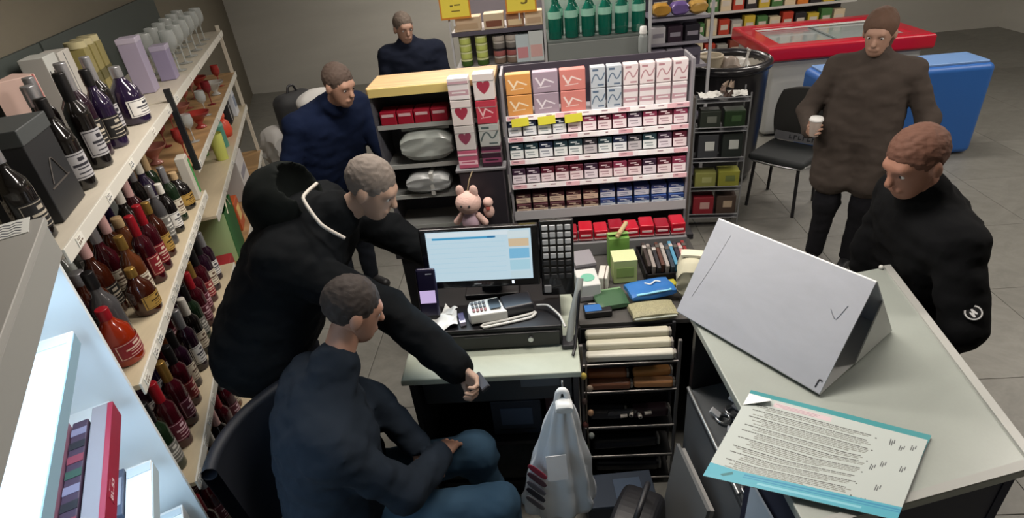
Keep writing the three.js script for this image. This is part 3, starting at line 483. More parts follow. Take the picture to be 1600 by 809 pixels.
const PK = {
  orange: packMat('orange', '#e0a05c', '#f4e3c8', 'zig'), lilac: packMat('lilac', '#ab98a8', '#ece4ec', 'zig'), salmon: packMat('salmon', '#d98880', '#f4e0dc', 'zig'),
  bluewhite: packMat('bluewhite', '#c3cad2', '#5d7088', 'swirl'), pinkwhite: packMat('pinkwhite', '#ece0e2', '#b98a92', 'swirl'), whitepink: packMat('whitepink', '#efe8ea', '#caa4ae', 'bands'),
  navy: packMat('navy', '#1f2740', '#eef0f4', 'low'), teal: packMat('teal', '#20363f', '#eff2f2', 'low'), crimson: packMat('crimson', '#551629', '#f4e2e6', 'low'), plum: packMat('plum', '#382238', '#ece2ea', 'low'), pink: packMat('pink', '#8a3450', '#f8eaee', 'low'), black: packMat('black', '#24222a', '#c8c2c6', 'low'),
  cocoa: packMat('cocoa', '#4a242c', '#e6d2ba', 'low'), blue: packMat('blue', '#2c4684', '#e2eaf4', 'low'), heartred: packMat('heartred', '#e6dcda', '#a8344a', 'heart'), heartpink: packMat('heartpink', '#d2ccca', '#8c4258', 'heart'), redzig: packMat('redzig', '#bf3c4e', '#ecc6c6', 'zig'), greywave: packMat('greywave', '#b4b7b4', '#4e5c5c', 'swirl'), darkred: packMat('darkred', '#3a2432', '#8c4a66', 'bands'), rose: packMat('rose', '#c2607c', '#f0c6d2', 'bands')
};
const RX0 = -.19, RX1 = .70, RZ = -2.78;
const rails = { top: 1.525, t2: 1.42, t3: 1.305, t4: 1.175, tray: 1.0 };
{
  const t = thing('sweets_rack', 'tall white tiered rack of sweets and gum behind the till', 'rack', [(RX0 + RX1) / 2, .85, RZ - .08]);
  const W = RX1 - RX0;
  part(t, 'back_panel', box(W, .885, .015), plain(0x3a3440, .6), [0, .443, -.1]);
  part(t, 'side_panel', box(.012, .885, .2), plain(0x8c8a90, .4), [-W / 2 - .004, .443, -.01]);
  part(t, 'side_panel', box(.012, .885, .2), plain(0x8c8a90, .4), [W / 2 + .004, .443, -.01]);
  part(t, 'base', box(W, .13, .2), mDarkGrey, [0, .065, -.02]);
  const railTex = canvasTex(256, 16, (g, w, h) => { g.fillStyle = '#eee8ec'; g.fillRect(0, 0, w, h); for (let k = 0; k < 10; k++) { g.fillStyle = k % 3 ? '#efe9ea' : '#d9a9b2'; g.fillRect(k * 26 + 2, 2, 20, 12); g.fillStyle = '#8c6a74'; g.fillRect(k * 26 + 5, 5, 8, 3); } });
  const mR = M(0xffffff, .4, { map: railTex });
  const lv = Object.values(rails);
  lv.forEach((y, i) => {
    const s = part(t, 'shelf', box(W - .01, .008, .16 + i * .012), plain(0xb4b0b6, .4), [0, y - .85 - .004, -.015 + i * .006]);
    part(s, 'price_rail', rbox(W, i === 4 ? .05 : .026, .006, .002, 1), i === 4 ? plain(0x9c9b9e, .4) : mR, [0, i === 4 ? .012 : -.002, .084 + i * .006], [rad(-12), 0, 0]);
    if (i < 4) for (let k = 0; k < 5; k++) part(s, 'price_tag', box(.04, .022, .002), plain([0xf0eef0, 0xe2b6be, 0xf0eef0][k % 3], .4), [-.36 + k * .18 + i * .02, -.002, .0885 + i * .006], [rad(-12), 0, 0]);
  });
  for (let k = 0; k < 3; k++) part(t, 'yellow_price_card', box(.085, .04, .003), plain(0xd5cf3e, .5), [-.375 + k * .13, .655, .092], [rad(-10), 0, rad(3)]);
}
function pack(mat, side, w, h, d, x, y, z, label, group, tilt = 0) {
  const t = thing('sweet_pack', label, 'sweets', [x, y + (tilt ? .006 : .002), z], 0, group); t.rotation.x = tilt;
  part(t, 'pack', rbox(w, h, d, .004, 1), [side, side, side, side, mat, side], [0, h / 2, 0]); return t;
}
{ // top tier
  const big = [['orange', 0xd09656], ['lilac', 0xa594a4], ['salmon', 0xcf8078]];
  big.forEach(([k, c], i) => { for (let r = 0; r < 2; r++) pack(PK[k], plain(c, .4), .122, .1, .05, -.115 + i * .13, rails.top + r * .102, RZ - .05, `${k} boxed sweets, ${r ? 'upper' : 'lower'} of its pair on the sweets rack top`, 'large boxed sweets'); });
  for (let c = 0; c < 6; c++) for (let r = 0; r < 2; r++) { const b = c < 2; pack(b ? PK.bluewhite : r ? PK.pinkwhite : PK.whitepink, plain(b ? 0xb9c0c8 : 0xdccfd2, .4), .07, .1, .05, .265 + c * .0775, rails.top + r * .102, RZ - .05, `${b ? 'blue and white' : r ? 'pink printed white' : 'white and pale pink'} pack, ${r ? 'upper' : 'lower'} row, ${ORD[c]} right of salmon boxes`, 'white packs on the top tier'); }
  const tiers = [['t2', ['navy', 'navy', 'teal', 'navy', 'crimson', 'pink', 'crimson', 'pink', 'plum', 'pink', 'crimson', 'pink']], ['t3', ['teal', 'teal', 'navy', 'teal', 'teal', 'black', 'teal', 'navy', 'black', 'teal', 'plum', 'crimson']], ['t4', ['plum', 'plum', 'crimson', 'crimson', 'crimson', 'plum', 'crimson', 'pink', 'crimson', 'plum', 'crimson', 'pink']]];
  tiers.forEach(([lv, cs], ti) => cs.forEach((c, k) => pack(PK[c], plain({ navy: 0x2c3450, teal: 0x2d4852, crimson: 0x6e2036, plum: 0x4a2f48, pink: 0xa2425e, black: 0x24222a }[c], .4), .068, .078, .05, RX0 + .04 + k * .0737, rails[lv], RZ - .03 + ti * .012, `${c} and white gum pack, ${ORD[k]} from left, ${['second', 'third', 'fourth'][ti]} tier, sweets rack`, 'gum packs on the ' + ['second', 'third', 'fourth'][ti] + ' tier', rad(-8))));
  for (let r = 0; r < 2; r++) for (let k = 0; k < 10; k++) { const b = k > 4; pack(b ? PK.blue : PK.cocoa, plain(b ? 0x3c5da0 : 0x5a2f38, .4), .078, .055, .06, RX0 + .05 + k * .0885, rails.tray + r * .058, RZ - .02 - r * .01, `${b ? 'blue and white' : 'cocoa brown'} bar box, ${r ? 'upper' : 'lower'} layer, ${ORD[k]} from left, bottom tray`, 'bar boxes in the bottom tray'); }
}
// ---------------------------------------------------------------- second rack left of the sweets (tobacco boxes)
{
  const t = thing('side_rack', 'grey rack with yellow wooden top edge left of the sweets rack', 'rack', [-.53, .85, RZ - .1]);
  part(t, 'top', rbox(.62, .03, .26, .004, 1), M(0xffffff, .5, { map: woodTex }), [0, .87, 0]);
  part(t, 'front_strip', box(.4, .04, .006), plain(0xd6c078, .5), [-.1, .862, .134]);
  part(t, 'back_panel', box(.6, .86, .012), plain(0x4a4a52, .6), [0, .43, -.115]); part(t, 'side_panel', box(.012, .85, .22), plain(0x55555c, .5), [-.3, .425, 0]); part(t, 'side_panel', box(.012, .85, .22), plain(0x3c3a42, .5), [.3, .425, 0]);
  for (const y of [.68, .47, .3, .12]) { const s = part(t, 'shelf', box(.59, .01, .22), plain(0x9a9c9a, .4), [0, y, 0]); part(s, 'lip', box(.59, .022, .004), plain(0xa9aca9, .35), [0, .004, .112]); }
  for (let k = 0; k < 4; k++) { const b = thing('red_pack', `flat crimson pack, ${ORD[k]} from the left under the yellow wooden edge`, 'pack', [-.77 + k * .085, 1.536, RZ - .06], 0, 'crimson packs'); part(b, 'pack', rbox(.08, .07, .1, .005, 1), plain(0xa31d33, .35), [0, .035, 0]); part(b, 'print', box(.06, .014, .002), plain(0xe0bcc0), [0, .05, .051]); }
  const bag = thing('foil_bag', 'silver plastic pouch on the rack below the crimson packs', 'pouch', [-.6, 1.336, RZ - .03]); part(bag, 'pouch', crumpleBox(.26, .16, .1, 23), P(0x9ea4a0, .2, { clearcoat: .4 }), [0, .085, 0]); part(bag, 'seal', box(.24, .012, .004), plain(0xc4c8c4, .3), [0, .165, 0]);
  const b2 = thing('foil_bag', 'grey wrapped bundle lower on the rack beside the plush toy', 'pouch', [-.62, 1.166, RZ - .02]); part(b2, 'pouch', crumpleBox(.22, .11, .12, 29), P(0x8d9090, .3), [0, .06, 0]); part(b2, 'tape', box(.02, .12, .12), plain(0xb9bab6, .3), [.02, .06, 0]);
}
const tower = (x, list, zs) => { let y = list.y; list.items.forEach(([k, side, h, l]) => { const t = thing('tobacco_box', l, 'box', [x, y + .002, zs], rad(-2), 'stacked hinge lid boxes'); part(t, 'box', rbox(.095, h, .07, .003, 1), [side, side, side, side, PK[k], side].map(m => m), [0, h / 2, 0]); part(t, 'lid_line', box(.097, .003, .072), plain(0x8d8a88), [0, h * .72, 0]); y += h + .003; }); };
tower(-.385, { y: 1.326, items: [['rose', plain(0xb0647c), .09, 'rose pink box at the bottom of the left tower'], ['heartpink', plain(0xc4c0be), .12, 'grey heart box second in the left tower'], ['heartred', plain(0xd6d0cc), .12, 'white heart box third in the left tower'], ['whitepink', plain(0xe4e0de), .1, 'plain white box on top of the left tower']] }, RZ + .076);
tower(-.268, { y: 1.326, items: [['darkred', plain(0x3a2432), .1, 'dark wine box at the bottom of the right tower'], ['greywave', plain(0xa9aca9), .11, 'grey wave box second in the right tower'], ['redzig', plain(0xb93c4c), .11, 'red box third in the right tower'], ['heartred', plain(0xdcd4d0), .12, 'white box with red heart on top of the right tower']] }, RZ + .076);
{ // pedestal for the towers and the toy
  const t = thing('pedestal', 'dark stepped pedestal carrying the box towers beside the sweets rack', 'pedestal', [-.33, .85, RZ + .08]);
  part(t, 'column', rbox(.22, .46, .075, .004, 1), plain(0x27232b, .5), [0, .23, -.0]); part(t, 'top_plate', rbox(.25, .014, .09, .003, 1), plain(0x77777b, .4), [0, .468, 0]); part(t, 'panel', box(.1, .1, .004), plain(0x7d8882, .5), [.05, .1, .039]);
}
{ // plush toy
  const t = thing('plush_toy', 'pale pink plush bunny hanging beside the till screen', 'plush toy', [-.4, 1.02, RZ + .19], rad(-10));
  const m = M(0xcfaea4, .95, { bumpMap: grain, bumpScale: .003 });
  part(t, 'body', new THREE.SphereGeometry(.05, 18, 14).scale(1, 1.25, .9), M(0xbfa6b4, .95), [0, .06, 0]);
  const h = part(t, 'head', new THREE.SphereGeometry(.062, 20, 16).scale(1.05, .95, .95), m, [0, .165, .01]);
  part(h, 'ear', new THREE.SphereGeometry(.022, 12, 10).scale(1, 1.5, .6), m, [-.035, .06, 0]); part(h, 'ear', new THREE.SphereGeometry(.022, 12, 10).scale(1, 1.5, .6), m, [.035, .06, 0]);
  part(h, 'eye', new THREE.SphereGeometry(.006, 8, 8), mBlack, [-.02, .005, .056]); part(h, 'eye', new THREE.SphereGeometry(.006, 8, 8), mBlack, [.02, .005, .056]);
  for (const s of [-1, 1]) { part(t, 'arm', new THREE.CapsuleGeometry(.017, .05, 4, 10), m, [s * .058, .075, .01], [0, 0, s * .7]); part(t, 'leg', new THREE.CapsuleGeometry(.02, .04, 4, 10), m, [s * .03, .005, .03], [.9, 0, 0]); }
  part(t, 'hanging_loop', tube([[0, .22, 0], [.01, .27, -.02], [.02, .3, -.06]], .003, 16, 6), plain(0x8a7a5c));
  const s = thing('plush_toy', 'small peach plush charm beside the larger bunny', 'plush toy', [-.31, 1.08, RZ + .16]); part(s, 'body', new THREE.SphereGeometry(.028, 14, 12).scale(1, 1.3, .8), m, [0, .03, 0]); part(s, 'head', new THREE.SphereGeometry(.026, 14, 12), m, [0, .08, 0]); part(s, 'bow', box(.02, .012, .008), plain(0xb65a50), [0, .055, .024]);
}
{ // box on the desk under the toy
  const t = thing('side_table', 'dark table carrying the racks behind the till', 'table', [-.06, 0, RZ - .1]);
  part(t, 'top', box(1.6, .03, .36), mDarkGrey, [0, .834, 0]); part(t, 'body', box(1.56, .82, .32), mBlack, [0, .41, 0]);
  packBox('tissue_box', 'pale grey green box behind the till monitor', 'box', .2, .08, .12, plain(0x9aa39c, .5), [-.52, .851, -2.62], rad(2), undefined, t2 => part(t2, 'slot', box(.08, .002, .02), mBlack, [0, .081, 0]));
  const s = thing('small_stand', 'low black stand behind the till under the toys', 'stand', [-.33, 0, -2.62]); part(s, 'top', box(.5, .02, .16), mBlack, [0, .839, 0]); part(s, 'leg', box(.03, .83, .14), mBlack, [-.22, .415, 0]); part(s, 'leg', box(.03, .83, .14), mBlack, [.22, .415, 0]);
}
// ---------------------------------------------------------------- low rack of cartons in front of the goods desk
{
  const t = thing('carton_rack', 'narrow metal rack of long cartons between till and counter', 'rack', [.285, 0, -1.9]);
  for (const x of [-.2, .2]) for (const z of [-.06, .06]) part(t, 'upright', rbox(.014, .86, .014, .003, 1), z > 0 ? M(0x8a8684, .35, { metalness: .5 }) : mDarkGrey, [x, .43, z]);
  part(t, 'back_panel', box(.39, .84, .006), mBlack, [0, .42, -.07]);
  for (const y of [.84, .685, .47, .28, .12]) { const s = part(t, 'shelf', box(.39, .008, .13), mBlack, [0, y - .09, 0], [rad(10), 0, 0]); part(s, 'front_rail', rod([-.195, .02, .068], [.195, .02, .068], .0045), M(0x9c9894, .35, { metalness: .6 })); }
}
const longPack = (label, y, z, col, len = .35, x = .285, r = .021) => { const t = thing('long_carton', label, 'carton', [x, y, z], rad(rr(-2.5, 2.5)), 'long cartons in the low rack'); part(t, 'sleeve', rbox(len, r * 1.9, r * 1.9, r * .6, 3), plain(col, .4), [0, r, 0]); part(t, 'end_cap', rbox(.012, r * 1.5, r * 1.5, r * .4, 2), plain(0x8f8a84, .5), [len / 2 + .003, r, 0]); };
longPack('white long carton at the back of the top tier, low rack', .81, -1.935, 0xbcb8a6); longPack('cream long carton in the middle of the top tier, low rack', .79, -1.89, 0xc8c4b0); longPack('white long carton at the front of the top tier, low rack', .765, -1.848, 0xd4d1c4, .36);
longPack('tan long carton at the back of the second tier, low rack', .655, -1.93, 0x96664c, .17, .2); longPack('copper long carton left in the middle of the second tier', .632, -1.89, 0xaa6c48, .17, .195); longPack('brown long carton at the front left of the second tier', .61, -1.848, 0x82543e, .18, .2); longPack('russet long carton at the back right of the second tier', .655, -1.93, 0x844a38, .16, .385); longPack('gold brown long carton in the middle right of the second tier', .632, -1.89, 0xc0864c, .16, .385); longPack('light copper long carton at the front right of the second tier', .61, -1.848, 0xc98e5e, .165, .385);
longPack('charcoal carton left on the third tier of the low rack', .415, -1.87, 0x3c3a3e, .16, .19, .028); longPack('plum brown carton right on the third tier of the low rack', .415, -1.87, 0x3b2a30, .16, .38, .028); longPack('silver grey carton lying across the third tier', .445, -1.85, 0x5b5a5e, .12, .25, .012); longPack('black carton on the fourth tier of the low rack', .225, -1.87, 0x1c1c22, .3, .27, .03); longPack('navy carton on the lowest tier of the low rack', .07, -1.87, 0x20242e, .3, .28, .03);
for (let k = 0; k < 4; k++) { const t = thing('small_roll', `small pale roll, ${ORD[k]} from the left on the third tier front`, 'roll', [.26 + k * .035, .44 + (k % 2) * .012, -1.835], rr(0, 2), 'small rolls in the low rack'); part(t, 'roll', cyl(.009, .009, .03, 12), plain(0xb9b2a8, .5), [0, .009, 0], [0, 0, Math.PI / 2]); part(t, 'core', cyl(.004, .004, .032, 8), mDarkGrey, [0, .009, 0], [0, 0, Math.PI / 2]); }
{ // beads of keyrings hanging left of the rack
  const t = thing('keyring_cord', 'cord of mixed keyrings hanging on the left of the low rack', 'keyring', [.1, .25, -1.785]);
  part(t, 'cord', tube([[0, .55, 0], [-.005, .3, .01], [.0, .05, 0]], .004, 20, 6), plain(0x6c6258));
  for (let k = 0; k < 7; k++) part(t, 'charm', new THREE.SphereGeometry(.014, 10, 8).scale(1, 1.3, .7), plain([0xc9b45a, 0x8c7a6a, 0x5b4c48, 0xb08a6a, 0x7a4a44, 0x9aa09a, 0x4e5a48][k], .5), [(k % 2 ? .012 : -.012), .5 - k * .07, .01]);
}
{ // dark crate on the floor below, black chair beside
  packBox('floor_box', 'dark blue grey box on the floor in front of the low rack', 'box', .3, .14, .16, M(0x252e3c, .6), [.22, 0, -1.68], rad(4), undefined, t => { part(t, 'lid', rbox(.31, .02, .17, .004, 1), M(0x2f3a4a, .6), [0, .15, 0]); part(t, 'paper', box(.12, .002, .1), M(0x46566c, .6), [.04, .161, 0]); });
}
// ---------------------------------------------------------------- counter with tent sign and leaflet
const CH = 1.1;
const mCounter = M(0xffffff, .32, { map: mottle(152, 158, 152, .04, 4) });
{
  const t = thing('counter', 'pale grey topped counter with navy sides in front of the customers', 'counter', [0, 0, 0]);
  const q = [[.47, -1.74], [1.278, -1.918], [1.172, -.996], [.547, -.842]];
  part(t, 'top', prism(q, CH - .03, CH, .004), mCounter);
  // raised metal strip along the customer edge and near edge
  part(t, 'edge_strip', quadSlab([1.146, CH, -.99], [1.172, CH, -.996], [1.278, CH, -1.918], [1.25, CH, -1.913], .006), M(0xa9aaa6, .4));
  part(t, 'edge_strip', quadSlab([.55, CH, -.862], [.547, CH, -.842], [1.172, CH, -.996], [1.146, CH, -1.015], .004), M(0x9a9b97, .4));
  part(t, 'knob', new THREE.SphereGeometry(.009, 12, 10), M(0xc4c4c0, .4), [1.235, CH + .008, -1.9]);
  part(t, 'customer_side', quadSlab([1.24, 0, -1.88], [1.14, 0, -1.01], [1.14, CH - .03, -1.01], [1.24, CH - .03, -1.88], .02), mNavy);
  part(t, 'near_side', quadSlab([1.14, 0, -1.02], [.58, 0, -.882], [.58, CH - .03, -.882], [1.14, CH - .03, -1.02], .02), mNavy);
  part(t, 'far_side', quadSlab([.5, 0, -1.72], [1.24, 0, -1.88], [1.24, CH - .03, -1.88], [.5, CH - .03, -1.72], .02), mBlack);
  // cashier side: lower panel, open cubby above
  part(t, 'cashier_panel', quadSlab([.585, 0, -.89], [.54, 0, -1.18], [.54, CH - .03, -1.18], [.585, CH - .03, -.89], .015), mNavy);
  part(t, 'cashier_panel', quadSlab([.54, 0, -1.18], [.49, 0, -1.7], [.49, .72, -1.7], [.54, .72, -1.18], .015), M(0x585c60, .5));
  part(t, 'cubby_shelf', prism([[.49, -1.7], [1.2, -1.84], [1.15, -1.2], [.54, -1.18]], .7, .72), M(0x63676a, .5));
  part(t, 'cubby_rail', rod([.487, .75, -1.68], [.535, .75, -1.2], .008), M(0x9fa1a2, .3, { metalness: .6 }));
  part(t, 'cubby_back', box(.015, .34, .6), mBlack, [.85, .9, -1.48]);
}
for (let k = 0; k < 12; k++) { const t = thing('keys_bundle', `small shiny metal trinket, ${ORD[k]} along the cubby under the counter`, 'trinket', [.58 + (k % 3) * .045, .724, -1.23 - k * .034], rr(0, 3), 'shiny trinkets in the cubby'); part(t, 'ring', new THREE.TorusGeometry(.018, .004, 8, 18), mChrome, [0, .006, 0], [Math.PI / 2, 0, 0]); part(t, 'tag', rbox(.03, .012, .02, .003, 1), plain([0xd9dce0, 0x8a8e94, 0xf0f2f4][k % 3], .2), [.022, .012, 0], [0, 0, .4]); t.scale.setScalar(1.35); }
{ // folded white tent sign
  const t = thing('tent_sign', 'large white cardboard tent sign with open end lying on the counter', 'sign', [0, CH + .008, 0]);
  const FL = [.428, .004, -1.697], FR = [.745, .004, -1.26], BR = [1.079, .004, -1.527], BL = [.762, .004, -1.964], RL = [.586, .294, -1.828], RR = [.903, .294, -1.391];
  const card = M(0xffffff, .6, { map: mottle(168, 172, 181, .035, 4) }), inner = M(0xc6c8c6, .65);
  const f = part(t, 'front_panel', quadSlab(FL, FR, RR, RL, .005), card);
  part(t, 'back_panel', quadSlab(BR, BL, RL, RR, .005), card);
  part(t, 'base_panel', quadSlab(FL, BL, BR, FR, .004), inner);
  const mid = (a, b, k) => a.map((v, i) => v + (b[i] - v) * k);
  part(t, 'end_flap', quadSlab(mid(FR, BR, .45), BR, mid(RR, BR, .35), mid(mid(FR, BR, .45), mid(RR, BR, .35), .8), .004), inner);
  part(t, 'ridge_fold', rod(RL, RR, .005), M(0xd0d2d4, .5));
  // pencilled marks on the front: small tick and corner scuffs
  const on = (u, v, e = .0065) => { const a = mid(mid(FL, FR, u), mid(RL, RR, u), v); return [a[0] - .8 * e * .6, a[1] + e * .6, a[2] + .6 * e * .6]; };
  part(t, 'tick_mark', tube([on(.86, .66), on(.905, .6), on(.93, .74)], .0014, 12, 5), plain(0x7d828c));
  part(t, 'corner_mark', tube([on(.965, .03), on(.968, .1), on(.985, .1)], .0022, 12, 5), plain(0x3a3c42));
  part(t, 'scuff_line', tube([on(.06, .2), on(.1, .55), on(.13, .9)], .001, 12, 5), plain(0x9a9da6));
}
{ // large printed sheet with blue borders
  const TL = [.547, -1.272], TR = [.94, -1.075], BR = [.747, -.851], BL = [.343, -.993];
  const t = thing('leaflet', 'printed information leaflet with blue borders hanging over the counter edge', 'leaflet', [0, CH + .006, 0]);
  const p3 = (a, y) => [a[0], y, a[1]];
  const tex = canvasTex(900, 660, (g, w, h) => {
    g.fillStyle = '#b3bbb8'; g.fillRect(0, 0, w, h);
    g.fillStyle = '#c8b4b9'; g.fillRect(150, 20, 300, 34); g.fillStyle = '#8f7a80'; for (let k = 0; k < 3; k++) g.fillRect(160 + k * 20, 28 + k * 10, 230 - k * 30, 3);
    let y = 70; const R = () => rnd();
    for (let b = 0; b < 9; b++) { const n = 3 + (b % 3); for (let k = 0; k < n; k++) { g.fillStyle = k ? '#80837d' : '#5c5f5b'; let x = (k ? 70 + R() * 90 : 60); const e = 640 - (k === n - 1 ? R() * 200 : 0); while (x < e) { const q = 10 + R() * 26; g.fillRect(x, y, q, 7); x += q + 3; } y += 12; } y += 8; }
    g.fillStyle = '#4a4d4a'; for (let k = 0; k < 6; k++) g.fillRect(672, 80 + k * 95, 8, 8);
    for (const [x, yy] of [[740, 60], [790, 90], [840, 70], [740, 250], [700, 290], [830, 260], [760, 440], [720, 560]]) { g.fillStyle = '#55585a'; for (let k = 0; k < 3; k++) g.fillRect(x + k * 9, yy + (k % 2) * 10, 5, 46 - k * 8); }
    g.fillStyle = '#4aa0b4'; g.fillRect(0, h - 96, w, 96); const gg = '#2f82aa'; g.fillStyle = gg; g.fillRect(180, h - 80, w, 10); g.fillRect(180, h - 60, w, 6); g.fillStyle = '#7cbccb'; g.fillRect(260, h - 40, 480, 16); g.fillStyle = '#2c6f76'; g.beginPath(); g.moveTo(70, h - 40); g.lineTo(120, h - 80); g.lineTo(130, h - 60); g.lineTo(90, h - 30); g.fill();
  });
  const top = quadSlab(p3(BL, .008), p3(BR, .008), p3(TR, .008), p3(TL, .008), .002);
  part(t, 'sheet', top, M(0xffffff, .38, { map: tex }));
  // teal back page, shifted so its edge shows along the top
  const o = [.012, -.02];
  part(t, 'back_page', quadSlab(p3([BL[0] + .02, BL[1] - .006], .002), p3([BR[0], BR[1] - .006], .002), p3([TR[0] + o[0] + .01, TR[1] + o[1]], .002), p3([TL[0] + o[0], TL[1] + o[1]], .002), .002), M(0x3a8a90, .4));
  part(t, 'bent_corner', (() => { const g = new THREE.BufferGeometry(); const a = V(...p3(TL, .011)), b = a.clone().lerp(V(...p3(TR, .011)), .13), c = a.clone().lerp(V(...p3(BL, .011)), .16); const d = V(.592, .028, -1.222); g.setAttribute('position', new THREE.Float32BufferAttribute([...a.toArray(), ...c.toArray(), ...d.toArray(), ...a.toArray(), ...d.toArray(), ...b.toArray()], 3)); g.setAttribute('uv', new THREE.Float32BufferAttribute([0, 0, 1, 0, 1, 1, 0, 0, 1, 1, 0, 1], 2)); g.computeVertexNormals(); return g; })(), M(0xe4e6e4, .3, { side: THREE.DoubleSide }));
}
{ // sheet clipped to the navy side below
  const t = thing('paper_sheet', 'pale blue sheet with dark stripe taped to the counter side below the leaflet', 'paper', [-.012, 0, 0]);
  part(t, 'sheet', quadSlab([.582, .6, -.92], [.55, .6, -1.13], [.55, .9, -1.13], [.582, .9, -.92], -.006), M(0xaab8c6, .6));
  part(t, 'stripe', quadSlab([.571, .6, -.985], [.5685, .6, -1.0], [.5685, .9, -1.0], [.571, .9, -.985], -.008), M(0x2e4c5c, .5));
}
{ // black office stool / bag by the counter foot
  const t = thing('black_bag', 'black shiny edged shoulder bag standing by the counter foot', 'bag', [.22, 0, -1.28], rad(-25));
  const s = new THREE.Shape(); s.moveTo(-.15, 0); s.lineTo(.15, 0); s.quadraticCurveTo(.19, .25, .12, .46); s.quadraticCurveTo(0, .52, -.12, .46); s.quadraticCurveTo(-.19, .25, -.15, 0);
  const g = new THREE.ExtrudeGeometry(s, { depth: .1, bevelEnabled: true, bevelSize: .03, bevelThickness: .03, bevelSegments: 4, curveSegments: 12 }); g.translate(0, .03, -.05); g.rotateY(Math.PI / 2);
  part(t, 'body', g, M(0x17171b, .5));
  part(t, 'piping', tube([[.085, .06, .17], [.085, .28, .18], [.085, .48, .12], [.085, .53, 0]], .006, 30, 8), P(0x6a6a6e, .2));
  part(t, 'strap', tube([[0, .5, -.1], [.03, .66, -.06], [.03, .66, .06], [0, .5, .1]], .01, 24, 8), M(0x222226, .5));
  const c = thing('grey_folder', 'grey upright folder leaning on the counter beside the black bag', 'folder', [.425, 0, -1.42], rad(8)); part(c, 'cover', box(.012, .56, .3), M(0x6d6f70, .5), [0, .285, 0], [0, 0, rad(-6)]); part(c, 'pages', box(.02, .53, .28), M(0xa2a2a0, .7), [.018, .28, 0], [0, 0, rad(-6)]);
}
// ---------------------------------------------------------------- plastic carrier bag
{
  const t = thing('carrier_bag', 'white plastic carrier bag with dark magazine print hanging at the till', 'plastic bag', [-.05, .3, -1.53]);
  const rows = 26, cols = 44, pos = [], idx = [];
  for (let j = 0; j <= rows; j++) { const v = j / rows; for (let i = 0; i <= cols; i++) {
    const a = i / cols * Math.PI * 2, y = .55 * (1 - v), wide = .035 + .12 * Math.pow(v, .85) + (v > .93 ? -.02 * (v - .93) / .07 : 0), deep = .02 + .05 * Math.pow(v, .7);
    const fold = 1 + .16 * Math.sin(a * 9 + v * 3) * (1.1 - v * .6) + .12 * noise.noise(Math.cos(a) * 2 + 3, v * 5, Math.sin(a) * 2);
    pos.push(Math.cos(a) * wide * fold + .045 * (1 - v) , y, Math.sin(a) * deep * fold + .02 * v); } }
  for (let j = 0; j < rows; j++) for (let i = 0; i < cols; i++) { const a = j * (cols + 1) + i, b = a + 1, c = a + cols + 1, d = c + 1; idx.push(a, b, c, b, d, c); }
  const c0 = pos.length / 3; pos.push(.0, .0, .02); for (let i = 0; i < cols; i++) idx.push(rows * (cols + 1) + i, rows * (cols + 1) + i + 1, c0);
  const g = new THREE.BufferGeometry(); g.setAttribute('position', new THREE.Float32BufferAttribute(pos, 3)); g.setIndex(idx); g.computeVertexNormals();
  part(t, 'sack', g, P(0xe4eaf0, .35, { side: THREE.DoubleSide }));
  part(t, 'handle', tube([[.02, .53, .0], [.035, .6, -.01], [.06, .6, -.01], [.07, .53, 0]], .012, 20, 8), P(0xdfe4e8, .35));
  part(t, 'knot', crumpleBox(.06, .05, .05, 31), P(0xe2e6e8, .35), [.05, .555, .015]);
  part(t, 'white_card', box(.075, .11, .003), M(0xe0e0e2, .5), [.01, .315, .092], [rad(-12), rad(4), rad(2)]);
  const pr = [[-.07, .24, .082, 0x5a3a44], [-.075, .2, .088, 0x6d6c78], [-.08, .165, .092, 0x3a3a48], [-.065, .28, .078, 0x8a2a3c], [-.085, .12, .094, 0x74727c]];
  pr.forEach(([x, y, z, c], k) => part(t, 'print_stripe', crumpleBox(.085, .026, .004, 41 + k), plain(c, .45), [x, y, z], [rad(-10), rad(-14), rad(-38)]));
  part(t, 'hook', tube([[.05, .6, -.01], [.05, .63, -.03], [.05, .6, -.06]], .004, 16, 6), mChrome);
}

